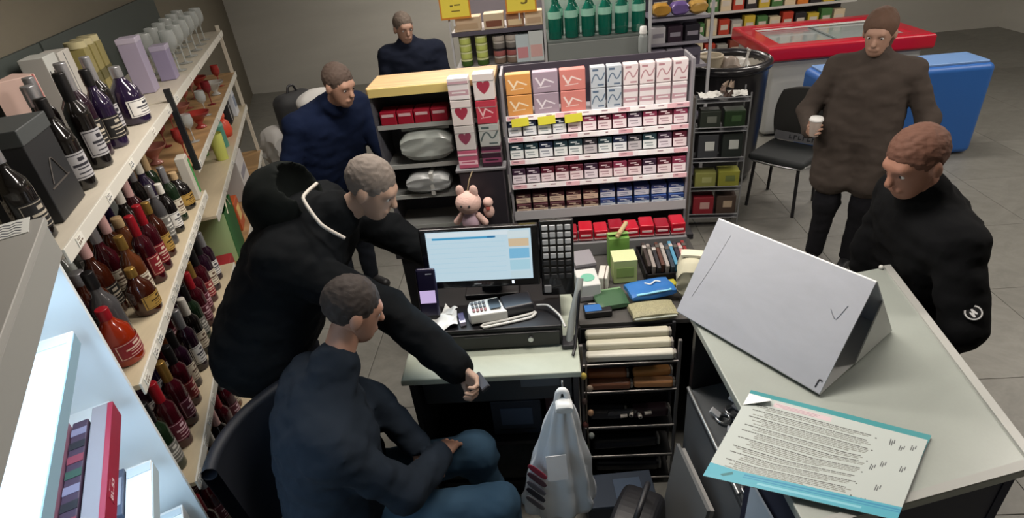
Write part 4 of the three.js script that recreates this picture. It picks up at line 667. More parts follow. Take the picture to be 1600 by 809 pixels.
// ---------------------------------------------------------------- background: cooler with green bottles, goods shelves
{
  const t = thing('grey_cooler', 'grey open display case carrying green bottles behind the sweets rack', 'display case', [.44, 0, -4.85]);
  part(t, 'body', rbox(.76, 1.5, .5, .01, 2), M(0x7f8482, .45), [0, .75, 0]);
  part(t, 'top_tray', rbox(.76, .02, .5, .004, 1), M(0x6a7370, .4), [0, 1.51, 0]);
  part(t, 'back_panel', box(.76, .5, .02), M(0x9fb4ac, .4), [0, 1.77, -.24]);
  part(t, 'post', box(.022, 2.05, .022), plain(0xc4c4c8, .35), [.385, 1.025, .25]);
  part(t, 'glass_front', box(.74, .06, .006), P(0xffffff, .05, { transmission: 1, thickness: 0 }), [0, 1.55, .245]);
  const bg = lathe([[0, 0], [.045, 0], [.05, .006], [.05, .16], [.045, .19], [.022, .235], [.017, .25], [.017, .29], [0, .29]], 20), cg = cyl(.019, .019, .024, 16);
  const teal = P(0x1f8a74, .08, { transmission: .55, thickness: 0 }), teal2 = M(0x9fd2bf, .4), capm = plain(0x123c34, .4);
  for (let k = 0; k < 6; k++) for (let r = 0; r < 2; r++) { const b = thing('water_bottle', `teal green glass bottle, ${r ? 'back' : 'front'} row, ${ORD[k]} from the left in the grey display case`, 'bottle', [.125 + k * .125 + r * .02, 1.521, -4.67 - r * .13], 0, 'teal green bottles'); part(b, 'glass', bg, teal); part(b, 'label', new THREE.CylinderGeometry(.0505, .0505, .05, 20, 1, true), teal2, [0, .17, 0]); part(b, 'cap', cg, capm, [0, .295, 0]); }
  const w = thing('spray_bottle', 'grey bottle with white cap at the right end of the display case', 'bottle', [.765, 1.36, -4.53]); part(w, 'body', lathe([[0, 0], [.025, 0], [.034, .05], [.034, .14], [.02, .17], [0, .17]], 18), plain(0x8e9494, .3)); part(w, 'cap', lathe([[.026, .165], [.028, .17], [.024, .215], [0, .22]], 18), plain(0xe8e8e6, .4));
  const ledge = thing('ledge', 'small grey ledge under the white capped bottle', 'ledge', [.765, 1.3, -4.54]); part(ledge, 'plate', rbox(.09, .012, .1, .003, 1), mGrey, [0, .053, 0]); part(ledge, 'bracket', box(.02, .05, .04), mDarkGrey, [0, .025, -.03]);
}
{
  const t = thing('goods_shelf', 'metal goods shelf with jars and boxes left of the green bottles', 'shelf unit', [-.3, 0, -4.8]);
  part(t, 'back_panel', box(.70, 2.1, .012), plain(0x6e6a72, .6), [-.01, 1.05, -.2]);
  for (const x of [-.36, .345]) part(t, 'upright', box(.016, 2.1, .016), plain(0xb4b4b6, .4), [x, 1.05, .19]);
  for (const y of [.3, .8, 1.38, 1.64]) { const s = part(t, 'shelf', box(.69, .014, .4), plain(0xa9a6a6, .4), [-.01, y - .007, 0]); part(s, 'price_rail', box(.69, .03, .006), plain(0x54505c, .45), [0, -.006, .203]); }
  const jar = lathe([[0, 0], [.045, 0], [.05, .006], [.05, .046], [.044, .052], [0, .052]], 18), lid = cyl(.046, .046, .012, 18);
  for (let s = 0; s < 2; s++) for (let k = 0; k < 4; k++) { const b = thing('jar', `lime green jar, ${ORD[k]} from the bottom in the ${s ? 'right' : 'left'} lime stack`, 'jar', [-.57 + s * .125, 1.384 + k * .054, -4.66], 0, 'stacked lime jars'); part(b, 'body', jar, plain(k === 0 ? 0x3e5a22 : 0xb9c46a, .4), undefined).scale.set(.9, .8, .9); part(b, 'lid', lid, plain(0xd6dba4, .4), [0, .046, 0]); }
  for (let s = 0; s < 2; s++) for (let k = 0; k < 4; k++) { const b = thing('jar', `brown preserve jar, ${ORD[k]} from the bottom in the ${s ? 'right' : 'left'} preserve stack`, 'jar', [-.31 + s * .1, 1.384 + k * .054, -4.66], 0, 'stacked preserve jars'); part(b, 'body', jar, plain([0x7a6a5e, 0x9a5a58, 0x6e6a66, 0xa8a098][k], .3)).scale.set(.95, .8, .95); part(b, 'lid', lid, plain(k % 2 ? 0x2b2a2e : 0xb7b2ac, .3), [0, .047, 0]); }
  const bx = (n, l, x, y, w, h, c, c2) => packBox(n, l, 'box', w, h, .12, plain(c, .5), [x, y, -4.67], 0, 'cartons on the goods shelf', q => part(q, 'panel', box(w * .8, h * .4, .002), plain(c2, .5), [0, h * .35, .061]));
  bx('goods_carton', 'pale blue white carton on the lower goods shelf', -.13, 1.38, .1, .2, 0xb9c6cc, 0xc98a90); bx('goods_carton', 'white carton with pink print right on the lower goods shelf', -.025, 1.38, .11, .22, 0xc2c8c8, 0xcfa6a2);
  bx('goods_carton', 'beige ridged carton left on the upper goods shelf', -.53, 1.64, .2, .1, 0xc2ad92, 0xb39a7c); bx('goods_carton', 'cream carton in the middle of the upper goods shelf', -.33, 1.64, .15, .11, 0xcbb99d, 0x7a4a36); bx('goods_carton', 'brown printed carton right on the upper goods shelf', -.17, 1.64, .13, .1, 0x8f6a50, 0xd4c09a); bx('goods_carton', 'tan carton at the right end of the upper goods shelf', -.03, 1.64, .13, .1, 0xcdbb9f, 0xb59c80);
  const sign = (label, x, txt) => { const q = thing('price_sign', label, 'sign', [x, 1.742, -4.57]); const m = M(0xffffff, .5, { map: canvasTex(128, 96, (g, w, h) => { g.fillStyle = '#cf8428'; g.fillRect(0, 0, w, h); g.fillStyle = '#f0dc50'; g.fillRect(6, 0, w - 12, h - 8); g.fillStyle = '#6b5a20'; if (txt) { g.font = 'bold 58px sans-serif'; g.fillText(txt, 62, 62); } else { g.fillRect(44, 40, 12, 6); g.fillRect(62, 38, 26, 5); g.fillRect(48, 62, 36, 4); } }) }); const p = plain(0xc98a2a, .5); part(q, 'card', box(.225, .165, .006), [p, p, p, p, m, p], [0, .083, 0]); part(q, 'clip', box(.012, .06, .008), plain(0xc9c9c9), [-.02, -.02, -.004]); };
  sign('yellow price sign left above the goods shelf', -.6, null); sign('yellow price sign with a three beside the green bottles', -.115, '3');
}
{
  const t = thing('goods_shelf', 'dark goods shelf with snacks between the white posts', 'shelf unit', [1.07, 0, -4.9]);
  part(t, 'back_panel', box(.44, 2.0, .012), plain(0x3b3848, .6), [0, 1.0, -.2]);
  part(t, 'post', box(.022, 2.05, .022), plain(0xb9b9bd, .35), [.235, 1.025, .2]);
  for (const y of [.3, .8, 1.22, 1.4, 1.58]) { const s = part(t, 'shelf', box(.44, .012, .38), plain(0x6b6874, .45), [0, y - .006, 0]); part(s, 'price_rail', box(.44, .022, .006), plain(0x8f8c98, .4), [0, 0, .193]); }
  const it = [['orange snack bag', 0xb98a3a], ['violet snack bag', 0x6f5a96], ['amber snack bag', 0xc29a52]];
  it.forEach(([l, c], k) => { const b = thing('snack_bag', `${l} lying on the upper shelf between the white posts`, 'snack bag', [.93 + k * .138, 1.592, -4.76]); part(b, 'bag', crumpleBox(.12, .1, .12, 50 + k), plain(c, .3), [0, .05, 0]); part(b, 'seal', box(.1, .006, .01), plain(0xc9c0b0, .3), [0, .1, 0]); });
  [['white printed box', 0xb9b6bc], ['dark wine box', 0x2e1f2e], ['black box', 0x221f2a]].forEach(([l, c], k) => packBox('goods_carton', `${l} on the middle shelf between the white posts`, 'box', .11, .12, .12, plain(c, .4), [.91 + k * .13, 1.4, -4.77], 0, 'boxes between the posts', q => part(q, 'panel', box(.08, .03, .002), plain(0x8c8894, .4), [0, .06, .061])));
  [['lavender grey box', 0x9a93a6], ['pale grey box', 0xa8a4b0], ['slate box', 0x5c5868]].forEach(([l, c], k) => packBox('goods_carton', `${l} on the lower shelf between the white posts`, 'box', .12, .13, .12, plain(c, .4), [.91 + k * .135, 1.22, -4.77], 0, 'lower boxes between the posts', q => part(q, 'panel', box(.08, .03, .002), plain(0x44404c, .4), [0, .06, .061])));
}
{ // far wall shelf
  const t = thing('goods_shelf', 'long far shelf with coloured packs behind the chest freezer', 'shelf unit', [2.6, 0, -8.0]);
  part(t, 'back_panel', box(2.6, 2.0, .02), plain(0x3c3a3e, .6), [0, 1.0, -.2]);
  for (const y of [.5, .78, 1.06, 1.34]) { const s = part(t, 'shelf', box(2.6, .02, .38), plain(0xb0b0ac, .4), [0, y - .01, 0]); part(s, 'price_rail', box(2.6, .03, .006), plain(0xc9c9c4, .4), [0, 0, .194]); }
  const cols = [[0xb8402c, 'red'], [0xcf7a2e, 'orange'], [0x4c7a46, 'green'], [0xa9a7a0, 'grey'], [0x2b2b2e, 'black'], [0xd8c8a8, 'cream'], [0x8f4a3a, 'rust'], [0xc9b03e, 'yellow']];
  [.5, .78, 1.06, 1.34].forEach((y, r) => { for (let k = 0; k < 16; k++) { const c = cols[(k * 3 + r * 5 + (k >> 2)) % 8]; packBox('goods_carton', `${c[1]} pack on the ${['lowest', 'second', 'third', 'top'][r]} far shelf, ${ORD[k]} from the left`, 'pack', .13, .16 + ((k * 5 + r) % 3) * .02, .12, plain(c[0], .45), [1.4 + k * .155, y, -7.88], 0, 'packs on the far shelf', q => part(q, 'panel', box(.09, .06, .002), plain(0xcfc8ba, .5), [0, .09, .061])); } });
}
{ // chest freezer with red rim
  const t = thing('chest_freezer', 'white chest freezer with thick red rim at the back of the shop', 'freezer', [3.1, 0, -6.75]);
  part(t, 'body', rbox(1.5, .82, 1.1, .05, 4), M(0xb9bab6, .35), [0, .43, 0]);
  const sh = new THREE.Shape(); const W = .78, D = .58; sh.moveTo(-W, -D); sh.lineTo(W, -D); sh.lineTo(W, D); sh.lineTo(-W, D); sh.closePath();
  const hole = new THREE.Path(); hole.moveTo(-W + .12, -D + .12); hole.lineTo(-W + .12, D - .12); hole.lineTo(W - .12, D - .12); hole.lineTo(W - .12, -D + .12); sh.holes.push(hole);
  const g = new THREE.ExtrudeGeometry(sh, { depth: .09, bevelEnabled: true, bevelSize: .03, bevelThickness: .03, bevelSegments: 4 }); g.rotateX(-Math.PI / 2); g.translate(0, .84, 0);
  part(t, 'red_rim', g, P(0xb3142c, .3, { clearcoat: .3 }));
  part(t, 'sliding_lid', rbox(.7, .02, .95, .004, 1), P(0xb9c4c4, .1, { transmission: .5, thickness: 0 }), [-.34, .9, 0]); part(t, 'sliding_lid', rbox(.7, .02, .95, .004, 1), P(0xb9c4c4, .1, { transmission: .5, thickness: 0 }), [.34, .925, 0]);
  part(t, 'lid_rail', box(1.3, .012, .02), plain(0xd4d4d2, .3), [0, .95, -.3]);
  part(t, 'plinth', box(1.4, .06, 1.0), mDarkGrey, [0, .03, 0]);
}
{ // blue tub beside freezer
  const t = thing('blue_tub', 'bright blue plastic tub with pale lid before the chest freezer', 'tub', [3.25, 0, -5.55]);
  part(t, 'tub', rbox(1.5, .84, .42, .06, 4), plain(0x2c64b0, .4), [0, .43, 0]); part(t, 'lid', rbox(1.4, .03, .34, .012, 2), plain(0x6f93c6, .4), [0, .855, 0]); part(t, 'grip', rbox(.2, .03, .03, .01, 2), plain(0x244f8c, .4), [0, .7, .215]);
}
{ // black barrel with bags
  const c = [1.62, 0, -5.35];
  const t = thing('black_barrel', 'big black open barrel bin with thick rim behind the wire rack', 'bin', c);
  part(t, 'barrel', lathe([[0, 0], [.3, 0], [.34, .1], [.37, .55], [.38, 1.05], [.34, 1.05], [.33, .6], [.3, .3], [0, .3]], 40), P(0x1a191c, .3, { clearcoat: .3 }));
  part(t, 'rim', new THREE.TorusGeometry(.37, .04, 14, 48), P(0x1c1b20, .28, { clearcoat: .4 }), [0, 1.06, 0], [Math.PI / 2, 0, 0]);
  part(t, 'liner', lathe([[.345, 1.06], [.33, .98], [.29, .84], [0, .8]], 32), M(0xb3aea4, .4, { side: THREE.DoubleSide }));
  for (let k = 0; k < 6; k++) part(t, 'rivet', new THREE.SphereGeometry(.014, 10, 8), mChrome, [.37 * Math.cos(k * 1.05 + .3), 1.1, .37 * Math.sin(k * 1.05 + .3)]);
  const inb = (n, l, cat, x, z, f, y = .84) => { const q = thing(n, l, cat, [c[0] + x, y, c[2] + z]); f(q); };
  inb('paper_bag', 'tan ribbed paper sack standing in the black barrel', 'bag', -.14, .02, q => { part(q, 'sack', lathe([[0, 0], [.1, 0], [.115, .1], [.12, .28], [.105, .3], [.1, .28], [0, .2]], 24), plain(0x9c9280, .6)); part(q, 'folded_rim', new THREE.TorusGeometry(.112, .012, 8, 24), plain(0xb0a48e, .6), [0, .29, 0], [Math.PI / 2, 0, 0]); });
  inb('plastic_bag', 'translucent beige bag beside the tan sack in the barrel', 'bag', .03, .06, q => { part(q, 'bag', crumpleBox(.16, .28, .16, 61), P(0xa99c92, .3, { transmission: .2, thickness: 0 }), [0, .14, 0]); part(q, 'tie', new THREE.TorusGeometry(.02, .006, 8, 14), plain(0x8c7a6c), [0, .27, 0], [Math.PI / 2, 0, 0]); });
  inb('plastic_bag', 'shiny silver white bag at the right in the barrel', 'bag', .14, -.06, q => { part(q, 'bag', crumpleBox(.18, .24, .16, 67), P(0xc9c7c2, .2, { clearcoat: .4 }), [0, .12, 0]); part(q, 'tie', new THREE.TorusGeometry(.02, .006, 8, 14), plain(0x9a9a9a), [0, .23, 0], [Math.PI / 2, 0, 0]); });
  inb('white_stick', 'white stick leaning against the silver bag in the barrel', 'stick', .12, .1, q => { part(q, 'shaft', rod([-.04, 0, .06], [.06, .32, -.02], .012), plain(0xd9d6d0, .4)); part(q, 'tip', new THREE.SphereGeometry(.016, 10, 8), plain(0xb9b6b0), [.06, .32, -.02]); });
}
{ // wire rack
  const x0 = 1.31, z0 = -4.32;
  const t = thing('wire_rack', 'tall narrow chrome wire rack of small goods beside the sweets rack', 'rack', [x0, 0, z0], rad(-6));
  for (const x of [-.19, .19]) for (const z of [-.1, .1]) part(t, 'upright', rod([x, 0, z], [x, 1.12, z], .006), mWire);
  for (const y of [.12, .36, .6, .84, 1.06]) { const s = part(t, 'shelf', box(.38, .006, .2), M(0x3a3b40, .5), [0, y, 0]); part(s, 'front_rail', rod([-.19, .03, .102], [.19, .03, .102], .005), mWire); part(s, 'lower_rail', rod([-.19, -.002, .102], [.19, -.002, .102], .004), mWire); }
  part(t, 'side_panel', box(.01, 1.1, .2), M(0x5c5652, .6), [-.2, .55, 0]);
  const gd = (n, l, cat, x, y, w, h, c, c2, gp) => { const q = thing(n, l, cat, [x0 + x + .012, y + .004, z0 + .012], rad(-6), gp); part(q, 'pack', rbox(w, h, .12, .008, 2), plain(c, .45), [0, h / 2, 0]); part(q, 'tag', box(w * .45, h * .35, .003), plain(c2, .45), [.01, h * .55, .0615]); };
  gd('goods_pack', 'dark green pack left on the top tier of the wire rack', 'pack', -.09, .845, .15, .14, 0x2c332c, 0x6d726a, 'packs in the wire rack'); gd('goods_pack', 'dark leafy green pack right on the top tier of the wire rack', 'pack', .09, .845, .15, .13, 0x22381f, 0x3e5a38, 'packs in the wire rack');
  gd('glove_pack', 'dark grey glove pack left on the second tier of the wire rack', 'gloves', -.09, .605, .15, .2, 0x3b3d42, 0xc9ccc9, 'packs in the wire rack'); gd('glove_pack', 'black green glove pack right on the second tier of the wire rack', 'gloves', .09, .605, .15, .2, 0x252c2a, 0xc4c8c4, 'packs in the wire rack');
  gd('goods_pack', 'olive yellow box left on the third tier of the wire rack', 'pack', -.09, .365, .16, .13, 0x8d8f4e, 0xa9ab70, 'packs in the wire rack'); gd('goods_pack', 'yellow green box right on the third tier of the wire rack', 'pack', .09, .365, .16, .13, 0x97983c, 0x6e7a44, 'packs in the wire rack');
  gd('goods_pack', 'red and pink pack left on the lowest tier of the wire rack', 'pack', -.09, .125, .16, .16, 0x8e1f2c, 0xc9a09a, 'packs in the wire rack'); gd('goods_pack', 'brown spotted pack right on the lowest tier of the wire rack', 'pack', .09, .125, .15, .16, 0x4c3c34, 0xb9a48c, 'packs in the wire rack');
  const p = thing('paper_sheet', 'white folded papers on top of the wire rack', 'paper', [x0 - .08, 1.078, z0], rad(6)); part(p, 'sheet', crumple(.16, .14, .03, 71), mPaper); const p2 = thing('paper_sheet', 'white torn paper at the right on the wire rack top', 'paper', [x0 + .11, 1.078, z0 + .01], rad(-14)); part(p2, 'sheet', crumple(.14, .14, .03, 75), mPaper);
  const cone = thing('pine_cones', 'bundle of small brown cones on the wire rack top', 'ornament', [x0 + .03, 1.085, z0 + .03]); for (let k = 0; k < 9; k++) part(cone, 'cone', new THREE.ConeGeometry(.022, .05, 8), plain([0x4a3830, 0x6d5a50, 0x8a7868][k % 3], .6), [Math.cos(k * 2.4) * .035, .025 + (k % 3) * .03, Math.sin(k * 2.4) * .03], [rr(-.6, .6), 0, rr(-.6, .6)]);
}
{ // visitor chair
  const t = thing('visitor_chair', 'black office visitor chair with grey lettered strip near the customers', 'chair', [1.98, 0, -4.62], rad(-45));
  const back = new THREE.Shape(); back.moveTo(-.2, 0); back.lineTo(.2, 0); back.quadraticCurveTo(.27, .2, .2, .36); back.quadraticCurveTo(0, .44, -.2, .36); back.quadraticCurveTo(-.27, .2, -.2, 0);
  const g = new THREE.ExtrudeGeometry(back, { depth: .03, bevelEnabled: true, bevelSize: .015, bevelThickness: .012, bevelSegments: 3, curveSegments: 10 });
  part(t, 'backrest', g, M(0x1b1b19, .7), [0, .52, -.24], [rad(-8), 0, 0]);
  part(t, 'lettered_strip', box(.4, .07, .012), M(0xffffff, .5, { map: canvasTex(128, 24, (c, w, h) => { c.fillStyle = '#6b6c70'; c.fillRect(0, 0, w, h); c.fillStyle = '#25262a'; for (let k = 0; k < 6; k++) { c.fillRect(40 + k * 12, 6, 3, 12); c.fillRect(40 + k * 12, k % 2 ? 6 : 14, 9, 3); } }) }), [0, .53, -.19], [rad(-8), 0, 0]);
  part(t, 'seat', rbox(.46, .06, .44, .028, 3), M(0x25292b, .7), [0, .455, 0]);
  for (const [x, z] of [[-.2, .19], [.2, .19], [-.2, -.2], [.2, -.2]]) part(t, 'leg', rod([x, 0, z], [x * .9, .43, z * .9], .014), mBlack);
  for (const x of [-.19, .19]) part(t, 'back_bar', rod([x, .43, -.19], [x, .62, -.225], .012), mBlack);
  part(t, 'seat_frame', tube([[-.2, .425, .19], [.2, .425, .19], [.2, .425, -.19], [-.2, .425, -.19]], .01, 40, 8, true), mChrome);
}
{ // cashier's swivel chair
  const t = thing('office_chair', 'black swivel office chair under the seated cashier', 'chair', [-.9, 0, -1.41], rad(75));
  const mk = (r) => { const c = new THREE.CylinderGeometry(r, r * .96, .44, 24, 6, true, Math.PI - .62, 1.24); return c; };
  part(t, 'backrest', mergeGeometries([mk(.42), mk(.37), at(new THREE.TorusGeometry(.395, .026, 8, 24, 1.24).rotateZ(-Math.PI / 2 - .62).rotateX(Math.PI / 2), 0, .22, 0), at(new THREE.TorusGeometry(.385, .026, 8, 24, 1.24).rotateZ(-Math.PI / 2 - .62).rotateX(Math.PI / 2), 0, -.22, 0)]), M(0x0f131c, .6, { side: THREE.DoubleSide }), [0, .7, .1], [rad(-6), 0, 0]);
  part(t, 'seat', rbox(.5, .07, .48, .03, 3), M(0x12141b, .7), [0, .36, .02]);
  part(t, 'back_bar', rod([0, .34, -.2], [0, .56, -.3], .022), mBlack);
  part(t, 'column', cyl(.026, .026, .24, 16), mChrome, [0, .21, 0]);
  for (let k = 0; k < 5; k++) { const a = k * 1.2566; part(t, 'base_spoke', rod([0, .11, 0], [Math.cos(a) * .3, .07, Math.sin(a) * .3], .018), mBlack); part(t, 'castor', new THREE.SphereGeometry(.028, 12, 10), mBlack, [Math.cos(a) * .3, .028, Math.sin(a) * .3]); }
}

// ---------------------------------------------------------------- people
// distance fields meshed with surface nets
const sub = (a, b) => [a[0] - b[0], a[1] - b[1], a[2] - b[2]], add = (a, b) => [a[0] + b[0], a[1] + b[1], a[2] + b[2]], mul = (a, k) => [a[0] * k, a[1] * k, a[2] * k];
const dot = (a, b) => a[0] * b[0] + a[1] * b[1] + a[2] * b[2], len = a => Math.hypot(a[0], a[1], a[2]), unit = a => mul(a, 1 / (len(a) || 1)), lerp3 = (a, b, k) => add(a, mul(sub(b, a), k));
const cross = (a, b) => [a[1] * b[2] - a[2] * b[1], a[2] * b[0] - a[0] * b[2], a[0] * b[1] - a[1] * b[0]];
const cap = (a, b, r0, r1) => { const d = sub(b, a), dd = dot(d, d) || 1e-9; return p => { const q = [p[0] - a[0], p[1] - a[1], p[2] - a[2]]; let t = dot(q, d) / dd; t = t < 0 ? 0 : t > 1 ? 1 : t; return Math.hypot(q[0] - d[0] * t, q[1] - d[1] * t, q[2] - d[2] * t) - (r0 + (r1 - r0) * t); }; };
const ell = (c, r) => p => { const x = (p[0] - c[0]) / r[0], y = (p[1] - c[1]) / r[1], z = (p[2] - c[2]) / r[2]; const k = Math.hypot(x, y, z); const g = Math.hypot(x / r[0], y / r[1], z / r[2]); return g < 1e-9 ? -Math.min(...r) : k * (k - 1) / g; };
const smin = (a, b, k) => { const h = Math.max(k - Math.abs(a - b), 0) / k; return Math.min(a, b) - h * h * k * .25; };
const union = (list, k) => p => { let d = list[0](p); for (let i = 1; i < list.length; i++) d = smin(d, list[i](p), k); return d; };
function nets(f, lo, hi, cell) {
  const n = [0, 1, 2].map(i => Math.ceil((hi[i] - lo[i]) / cell) + 1), [nx, ny, nz] = n, F = new Float32Array(nx * ny * nz);
  let o = 0; for (let k = 0; k < nz; k++) for (let j = 0; j < ny; j++) for (let i = 0; i < nx; i++) F[o++] = f([lo[0] + i * cell, lo[1] + j * cell, lo[2] + k * cell]);
  const id = new Int32Array(nx * ny * nz).fill(-1), pos = [], idx = [], X = 1, Y = nx, Z = nx * ny, corner = [0, X, Y, X + Y, Z, X + Z, Y + Z, X + Y + Z];
  const edges = [[0, 1], [2, 3], [4, 5], [6, 7], [0, 2], [1, 3], [4, 6], [5, 7], [0, 4], [1, 5], [2, 6], [3, 7]];
  for (let k = 0; k < nz - 1; k++) for (let j = 0; j < ny - 1; j++) for (let i = 0; i < nx - 1; i++) {
    const b = i + j * Y + k * Z; let m = 0; for (let c = 0; c < 8; c++) if (F[b + corner[c]] < 0) m |= 1 << c;
    if (m === 0 || m === 255) continue;
    let s = [0, 0, 0], q = 0;
    for (const [a, c] of edges) { const fa = F[b + corner[a]], fc = F[b + corner[c]]; if ((fa < 0) === (fc < 0)) continue; const t = fa / (fa - fc); for (let e = 0; e < 3; e++) { const va = (a >> e) & 1, vc = (c >> e) & 1; s[e] += va + (vc - va) * t; } q++; }
    id[b] = pos.length / 3; pos.push(lo[0] + (i + s[0] / q) * cell, lo[1] + (j + s[1] / q) * cell, lo[2] + (k + s[2] / q) * cell);
  }
  const quad = (a, b, c, d, flip) => { if (a < 0 || b < 0 || c < 0 || d < 0) return; flip ? idx.push(a, c, b, a, d, c) : idx.push(a, b, c, a, c, d); };
  for (let k = 1; k < nz - 1; k++) for (let j = 1; j < ny - 1; j++) for (let i = 1; i < nx - 1; i++) {
    const b = i + j * Y + k * Z, f0 = F[b] < 0;
    if (f0 !== F[b + X] < 0) quad(id[b], id[b - Y], id[b - Y - Z], id[b - Z], f0 ? true : false);
    if (f0 !== F[b + Y] < 0) quad(id[b], id[b - Z], id[b - X - Z], id[b - X], f0 ? true : false);
    if (f0 !== F[b + Z] < 0) quad(id[b], id[b - X], id[b - X - Y], id[b - Y], f0 ? true : false);
  }
  const g = new THREE.BufferGeometry(); g.setAttribute('position', new THREE.Float32BufferAttribute(pos, 3)); g.setIndex(idx);
  const uv = []; for (let i = 0; i < pos.length; i += 3) uv.push((pos[i] + pos[i + 2]) * 3, pos[i + 1] * 3); g.setAttribute('uv', new THREE.Float32BufferAttribute(uv, 2));
  g.computeVertexNormals(); return g;
}
function bounds(pts, m) { const lo = [1e9, 1e9, 1e9], hi = [-1e9, -1e9, -1e9]; for (const p of pts) for (let i = 0; i < 3; i++) { lo[i] = Math.min(lo[i], p[i] - m); hi[i] = Math.max(hi[i], p[i] + m); } return [lo, hi]; }
// head in its own frame: x right, y up, z forward
const headField = (() => {
  const base = union([ell([0, .035, -.015], [.074, .086, .094]), ell([0, -.03, .02], [.06, .085, .07]), ell([0, -.088, .05], [.032, .026, .03]), cap([-.028, .024, .076], [.028, .024, .076], .012, .012)], .035);
  const add2 = [cap([0, .01, .086], [0, -.03, .104], .008, .0135), cap([-.018, -.062, .084], [.018, -.062, .084], .008, .008), ell([-.077, -.006, -.012], [.011, .032, .02]), ell([.077, -.006, -.012], [.011, .032, .02])];
  const sock = [ell([-.031, .002, .096], [.016, .012, .014]), ell([.031, .002, .096], [.016, .012, .014])];
  return p => { let d = base(p); for (const f of add2) d = smin(d, f(p), .012); for (const f of sock) d = -smin(-d, f(p), .012); return d; };
})();
const headGeo = nets(headField, [-.1, -.13, -.13], [.1, .14, .14], .0055);
const shortHair = nets(p => { const e = ell([0, .04, -.018], [.081, .093, .099])(p) + .005 * noise.noise(p[0] * 60, p[1] * 60, p[2] * 60); return Math.max(e, -(.62 * p[1] - .78 * p[2] + .03 + .012 * noise.noise(p[0] * 50, p[1] * 50, 1)), -(p[1] + .05 + .01 * noise.noise(p[0] * 60, 2, p[2] * 60))); }, [-.1, -.09, -.14], [.1, .15, .12], .006);
const longHair = nets(p => { const e = Math.min(ell([0, .04, -.02], [.086, .096, .104])(p), cap([0, -.02, -.055], [0, -.16, -.06], .075, .05)(p)) + .006 * noise.noise(p[0] * 40, p[1] * 12, p[2] * 40); return Math.max(e, -(.6 * p[1] - .8 * p[2] + .03)); }, [-.11, -.24, -.15], [.11, .16, .12], .007);
const eyeGeo = new THREE.SphereGeometry(.0115, 12, 10), irisGeo = new THREE.SphereGeometry(.0062, 10, 8);
// hand: y along fingers, x towards the thumb, palm faces -z
function handGeo(curl, side) {
  const fs = [(p) => { const q = [Math.abs(p[0]) - .026, Math.abs(p[1] - .045) - .034, Math.abs(p[2]) - .002]; return Math.hypot(Math.max(q[0], 0), Math.max(q[1], 0), Math.max(q[2], 0)) + Math.min(Math.max(...q), 0) - .0115; }, cap([0, -.03, 0], [0, .02, 0], .026, .026)];
  const fin = []; [[-.03, .062], [-.0105, .08], [.0105, .086], [.0305, .076]].forEach(([x, L0], i) => { let a = [x, .084, 0], ang = .12; const r = [.0082, .009, .0092, .009][i]; [.46, .3, .24].forEach((s, k) => { ang += curl * (k ? 1 : .8); const b = [a[0] * 1.02, a[1] + Math.cos(ang) * L0 * s, a[2] - Math.sin(ang) * L0 * s]; fin.push(cap(a, b, r * (1 - k * .06), r * (.95 - k * .07))); a = b; }); });
  let t = [.032, .022, -.004]; const th = [[.05, .05, -.014], [.054, .078, -.03], [.046, .096, -.042]]; const tf = th.map((b, k) => { const c = cap(t, b, .0115 - k * .001, .0105 - k * .001); t = b; return c; });
  const palm = union(fs, .012), thumb = union(tf, .006);
  const f = p => { const q = [p[0] * side, p[1], p[2]]; let d = smin(palm(q), thumb(q), .01); for (const c of fin) d = smin(d, c(q), .0035); return d; };
  return nets(f, [-.07, -.06, -.11], [.07, .19, .03], .0036);
}
const relaxR = handGeo(.35, -1), relaxL = handGeo(.35, 1), gripR = handGeo(.85, -1), gripL = handGeo(.85, 1);
const frame = (x, y, z, o) => new THREE.Matrix4().makeBasis(V(...x), V(...y), V(...z)).setPosition(...o);
